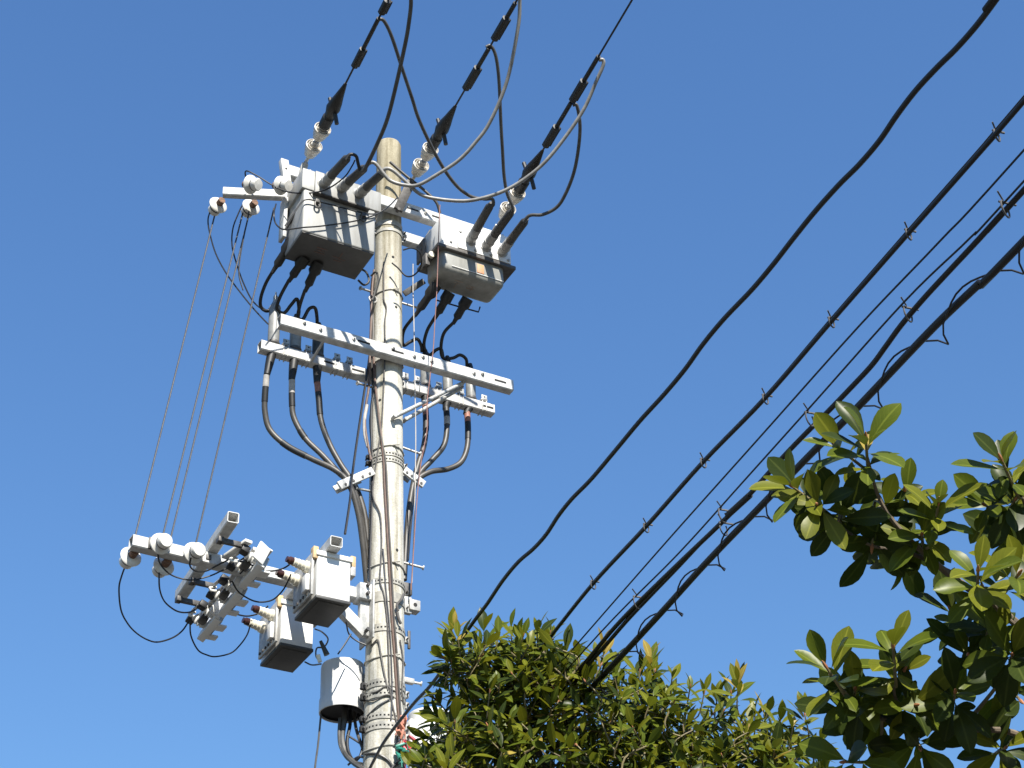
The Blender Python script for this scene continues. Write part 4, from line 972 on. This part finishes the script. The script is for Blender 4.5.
for c, ax, tip in cl:
    h = rng.random()
    mats = (5, 3, 6, .06) if h < .9 else (2, 1, 4, .8)
    rosette(crown, c, ax, rng.randint(8, 12), rng.uniform(.118, .168), .31, mats, (18, 88) if tip else (25, 100), None, .12, bud2 if rng.random() < .4 else None)
    anch.append((c, ax.normalized()))
for x, y in ((603, 652), (651, 664), (738, 684), (805, 714), (576, 700), (455, 632)):     # young bronze and yellow shoots
    rosette(crown, PD(x, y-4, 10.3), up+Vector((0, -.2, 0)), 6, .13, .28, (0, 0, 1, 6), (8, 45))
crown.build('crown', None, tree); bud2.build('buds', 'bud', tree)['kind'] = 'stuff'
top2 = T2+Vector((0, .35, 3.6))
limbs2 = []
for (x, y, dpt) in ((450, 720, 11.4), (500, 680, 11.4), (560, 690, 11.3), (620, 710, 11.6), (690, 730, 11.2), (760, 760, 11.3), (820, 780, 11.2), (540, 780, 10.6), (680, 800, 10.4), (620, 760, 11.9)):
    e = PD(x, y, dpt-.8); s_ = top2+Vector((0, 0, rng.uniform(-.6, .1)))
    limbs2.append(([s_, s_.lerp(e, .35)+Vector((0, 0, -.05)), s_.lerp(e, .7)+Vector((rng.uniform(-.1, .1), 0, .05)), e], .05))
tw2 = branchy(T2, [T2, T2+Vector((.04, .1, 1.2)), T2+Vector((-.03, .25, 2.5)), top2], [.14, .12, .10, .07], limbs2, anch, tree)
tw2.build('twigs', None, tree)

# --- near tree on the right
SHAPE[0] = OBOVATE
T1 = Vector((2.55, 4.2, 0))
tree1 = thing('evergreen_tree', 'near evergreen tree with large glossy leaves reaching in from the right', 'tree', T1)
cr1 = MB(T1); cr1.mats = list(LEAFMATS); bud1 = MB(T1).use(M['bud'])
anch1 = []
def r1(x, y, dx_, dy_, toward, n, L, dpt=4.9, spread=(28, 100), mats=(5, 2, 4, .02), link=True, wr=.42):
    c = PD(x, y, dpt); ax = (rt*dx_-up*dy_-fw*toward)
    rosette(cr1, c, ax, n+3, L*.93, wr*.93, mats, spread, None, .09, bud1)
    if link: anch1.append((c, ax.normalized()))
# shoots that can be told apart in the photograph
r1(866, 440, -.15, -.9, .45, 11, .135, 4.85, (20, 95))
r1(838, 448, -.7, -.5, .4, 7, .125, 4.95)
r1(793, 487, -.75, -.55, .35, 11, .125, 4.9, (20, 95))
r1(818, 505, -.3, -.2, .7, 8, .125, 4.85, (50, 110))
r1(838, 522, -.2, .35, .5, 8, .15, 4.9, (55, 115), (3, 6, 1, 0))
r1(872, 545, -.1, .7, .3, 7, .155, 4.95, (35, 100), (2, 7, 0, 0))
r1(900, 556, .1, .8, .3, 5, .15, 5.0, (20, 80), (1, 8, 0, 0))
r1(938, 505, 0, -.9, .5, 10, .125, 4.8, (22, 95))
r1(905, 492, -.2, -.7, .6, 8, .12, 5.0, (30, 100))
r1(922, 535, -.2, -.3, .8, 10, .13, 4.85, (40, 110), (5, 3, 3, 0))
r1(885, 508, -.3, .1, .7, 6, .13, 4.95, (50, 110), (4, 4, 2, 0))
r1(1002, 461, -.45, -.8, .35, 10, .14, 4.8, (22, 95))
r1(985, 505, -.4, -.2, .6, 9, .13, 4.95, (30, 105))
r1(1015, 500, -.1, -.3, .8, 9, .13, 4.85, (30, 105), (4, 5, 2, 0))
r1(1010, 540, -.1, 0, .8, 10, .14, 5.0, (40, 110), (3, 6, 1, 0))
r1(978, 572, -.15, -.75, .65, 9, .165, 4.6, (30, 95), (5, 1, 5, 0))
r1(1018, 575, .2, -.6, .7, 8, .15, 4.7, (30, 100))
r1(952, 612, -.5, -.7, .4, 9, .13, 4.95, (25, 100), (3, 6, 1, 0))
r1(893, 648, -.15, -.95, .35, 8, .135, 4.75, (28, 90), (5, 1, 5, 0))
r1(903, 672, .2, -.6, .6, 7, .13, 4.85, (40, 105))
r1(827, 668, -.55, -.8, .3, 10, .135, 4.75, (25, 95), (5, 2, 4, 0))
r1(855, 690, -.1, -.5, .7, 9, .135, 4.8, (35, 105), (5, 3, 3, 0))
r1(842, 712, -.5, .2, .6, 6, .15, 4.85, (50, 110), (2, 6, 1, 0))
r1(875, 712, -.1, .1, .8, 9, .15, 4.9, (45, 110), (3, 6, 1, 0))
r1(915, 705, .2, -.2, .8, 9, .145, 4.8, (40, 110), (4, 5, 2, 0))
r1(955, 693, -.1, -.5, .7, 9, .14, 4.75, (35, 105), (4, 5, 2, 0))
r1(968, 655, -.2, -.3, .8, 9, .14, 4.9, (40, 110), (3, 6, 2, 0))
r1(990, 625, -.1, -.5, .7, 10, .14, 4.85, (35, 105), (4, 4, 3, 0))
r1(1012, 655, -.2, -.3, .8, 10, .15, 4.7, (35, 105), (4, 4, 3, 0))
r1(1020, 700, .1, .2, .8, 8, .15, 4.9, (45, 110), (2, 8, 1, 0))
r1(1005, 748, 0, -.3, .8, 9, .14, 4.9, (40, 110), (3, 6, 1, 0))
r1(920, 748, -.1, .1, .8, 9, .15, 4.85, (40, 110), (3, 6, 2, 0))
r1(845, 762, -.6, -.1, .6, 7, .14, 4.8, (40, 110), (3, 5, 2, 0))
for _ in range(120):     # the rest of the crown, right of and below the picture
    r1(rng.uniform(1085, 1420), rng.uniform(430, 1000), rng.uniform(-.6, .6), rng.uniform(-.9, .3), rng.uniform(-.3, .7), 9, .14, rng.uniform(4.3, 5.9), (30, 105))
cr1.build('crown', None, tree1); bud1.build('buds', 'bud', tree1)['kind'] = 'stuff'
def lp(*a): return [PD(x, y, d_) for x, y, d_ in a]
topT = T1+Vector((0, .2, 2.2))
hub = PD(1085, 690, 5.0)
limbs1 = [
    (lp((1085, 690, 5.0), (1040, 645, 4.95), (1000, 610, 4.9), (950, 575, 4.9), (905, 535, 4.9), (880, 500, 4.9), (867, 455, 4.88)), .016),
    (lp((950, 572, 4.9), (910, 553, 4.93), (870, 545, 4.95), (835, 522, 4.92), (800, 492, 4.9)), .007),
    (lp((1085, 690, 5.0), (1060, 600, 4.95), (1035, 530, 4.9), (1015, 480, 4.85)), .014),
    (lp((1085, 760, 5.0), (1020, 735, 4.95), (960, 720, 4.9), (900, 705, 4.85), (895, 660, 4.78)), .012),
    (lp((1000, 730, 4.9), (930, 728, 4.9), (870, 715, 4.85), (845, 692, 4.8), (829, 674, 4.77)), .009),
    (lp((1040, 645, 4.95), (1000, 612, 4.8), (985, 590, 4.7), (979, 576, 4.62)), .008),
    ([hub, PD(1150, 620, 5.0), PD(1230, 540, 5.0)], .02), ([hub, PD(1180, 700, 5.2), PD(1320, 660, 5.3)], .02), ([hub, PD(1110, 560, 5.3), PD(1130, 460, 5.4)], .018),
]
tw1 = branchy(T1, [T1, T1+Vector((.0, .05, 1.0)), topT, PD(1130, 760, 5.0), hub], [.09, .08, .06, .04, .022], limbs1, anch1, tree1)
tw1.build('twigs', None, tree1)

# ------------------------------------------------------------------ light
w = bpy.data.worlds.new('World'); sc.world = w; w.use_nodes = True
nt = w.node_tree; bg = nt.nodes['Background']
sky = nt.nodes.new('ShaderNodeTexSky'); sky.sky_type = 'NISHITA'; sky.sun_disc = False
EL, SAZ = R(42), R(162.5)
sky.sun_elevation = EL; sky.sun_rotation = SAZ; sky.altitude = 0; sky.air_density = 2.2; sky.dust_density = .0; sky.ozone_density = 8.0
tn = nt.nodes.new('ShaderNodeMix'); tn.data_type = 'RGBA'; tn.blend_type = 'MULTIPLY'; tn.inputs['Factor'].default_value = 1
tn.inputs['B'].default_value = (.45, .565, .755, 1)      # clear deep blue air
nt.links.new(sky.outputs[0], tn.inputs['A']); nt.links.new(tn.outputs['Result'], bg.inputs['Color']); bg.inputs['Strength'].default_value = .1
sl = bpy.data.lights.new('sun', 'SUN'); sl.energy = 5.0; sl.angle = R(.53); sl.color = (1, .95, .86)
so = bpy.data.objects.new('sun', sl); col.objects.link(so)
sdir = Vector((math.sin(SAZ)*math.cos(EL), math.cos(SAZ)*math.cos(EL), math.sin(EL)))
so.rotation_mode = 'QUATERNION'; so.rotation_quaternion = Vector((0, 0, 1)).rotation_difference(sdir)
so.location = (5, -5, 20)
vs = sc.view_settings; vs.view_transform = 'Standard'; vs.look = 'None'; vs.exposure = 1.1; vs.gamma = 1
try: vs.use_curve_mapping = False
except Exception: pass
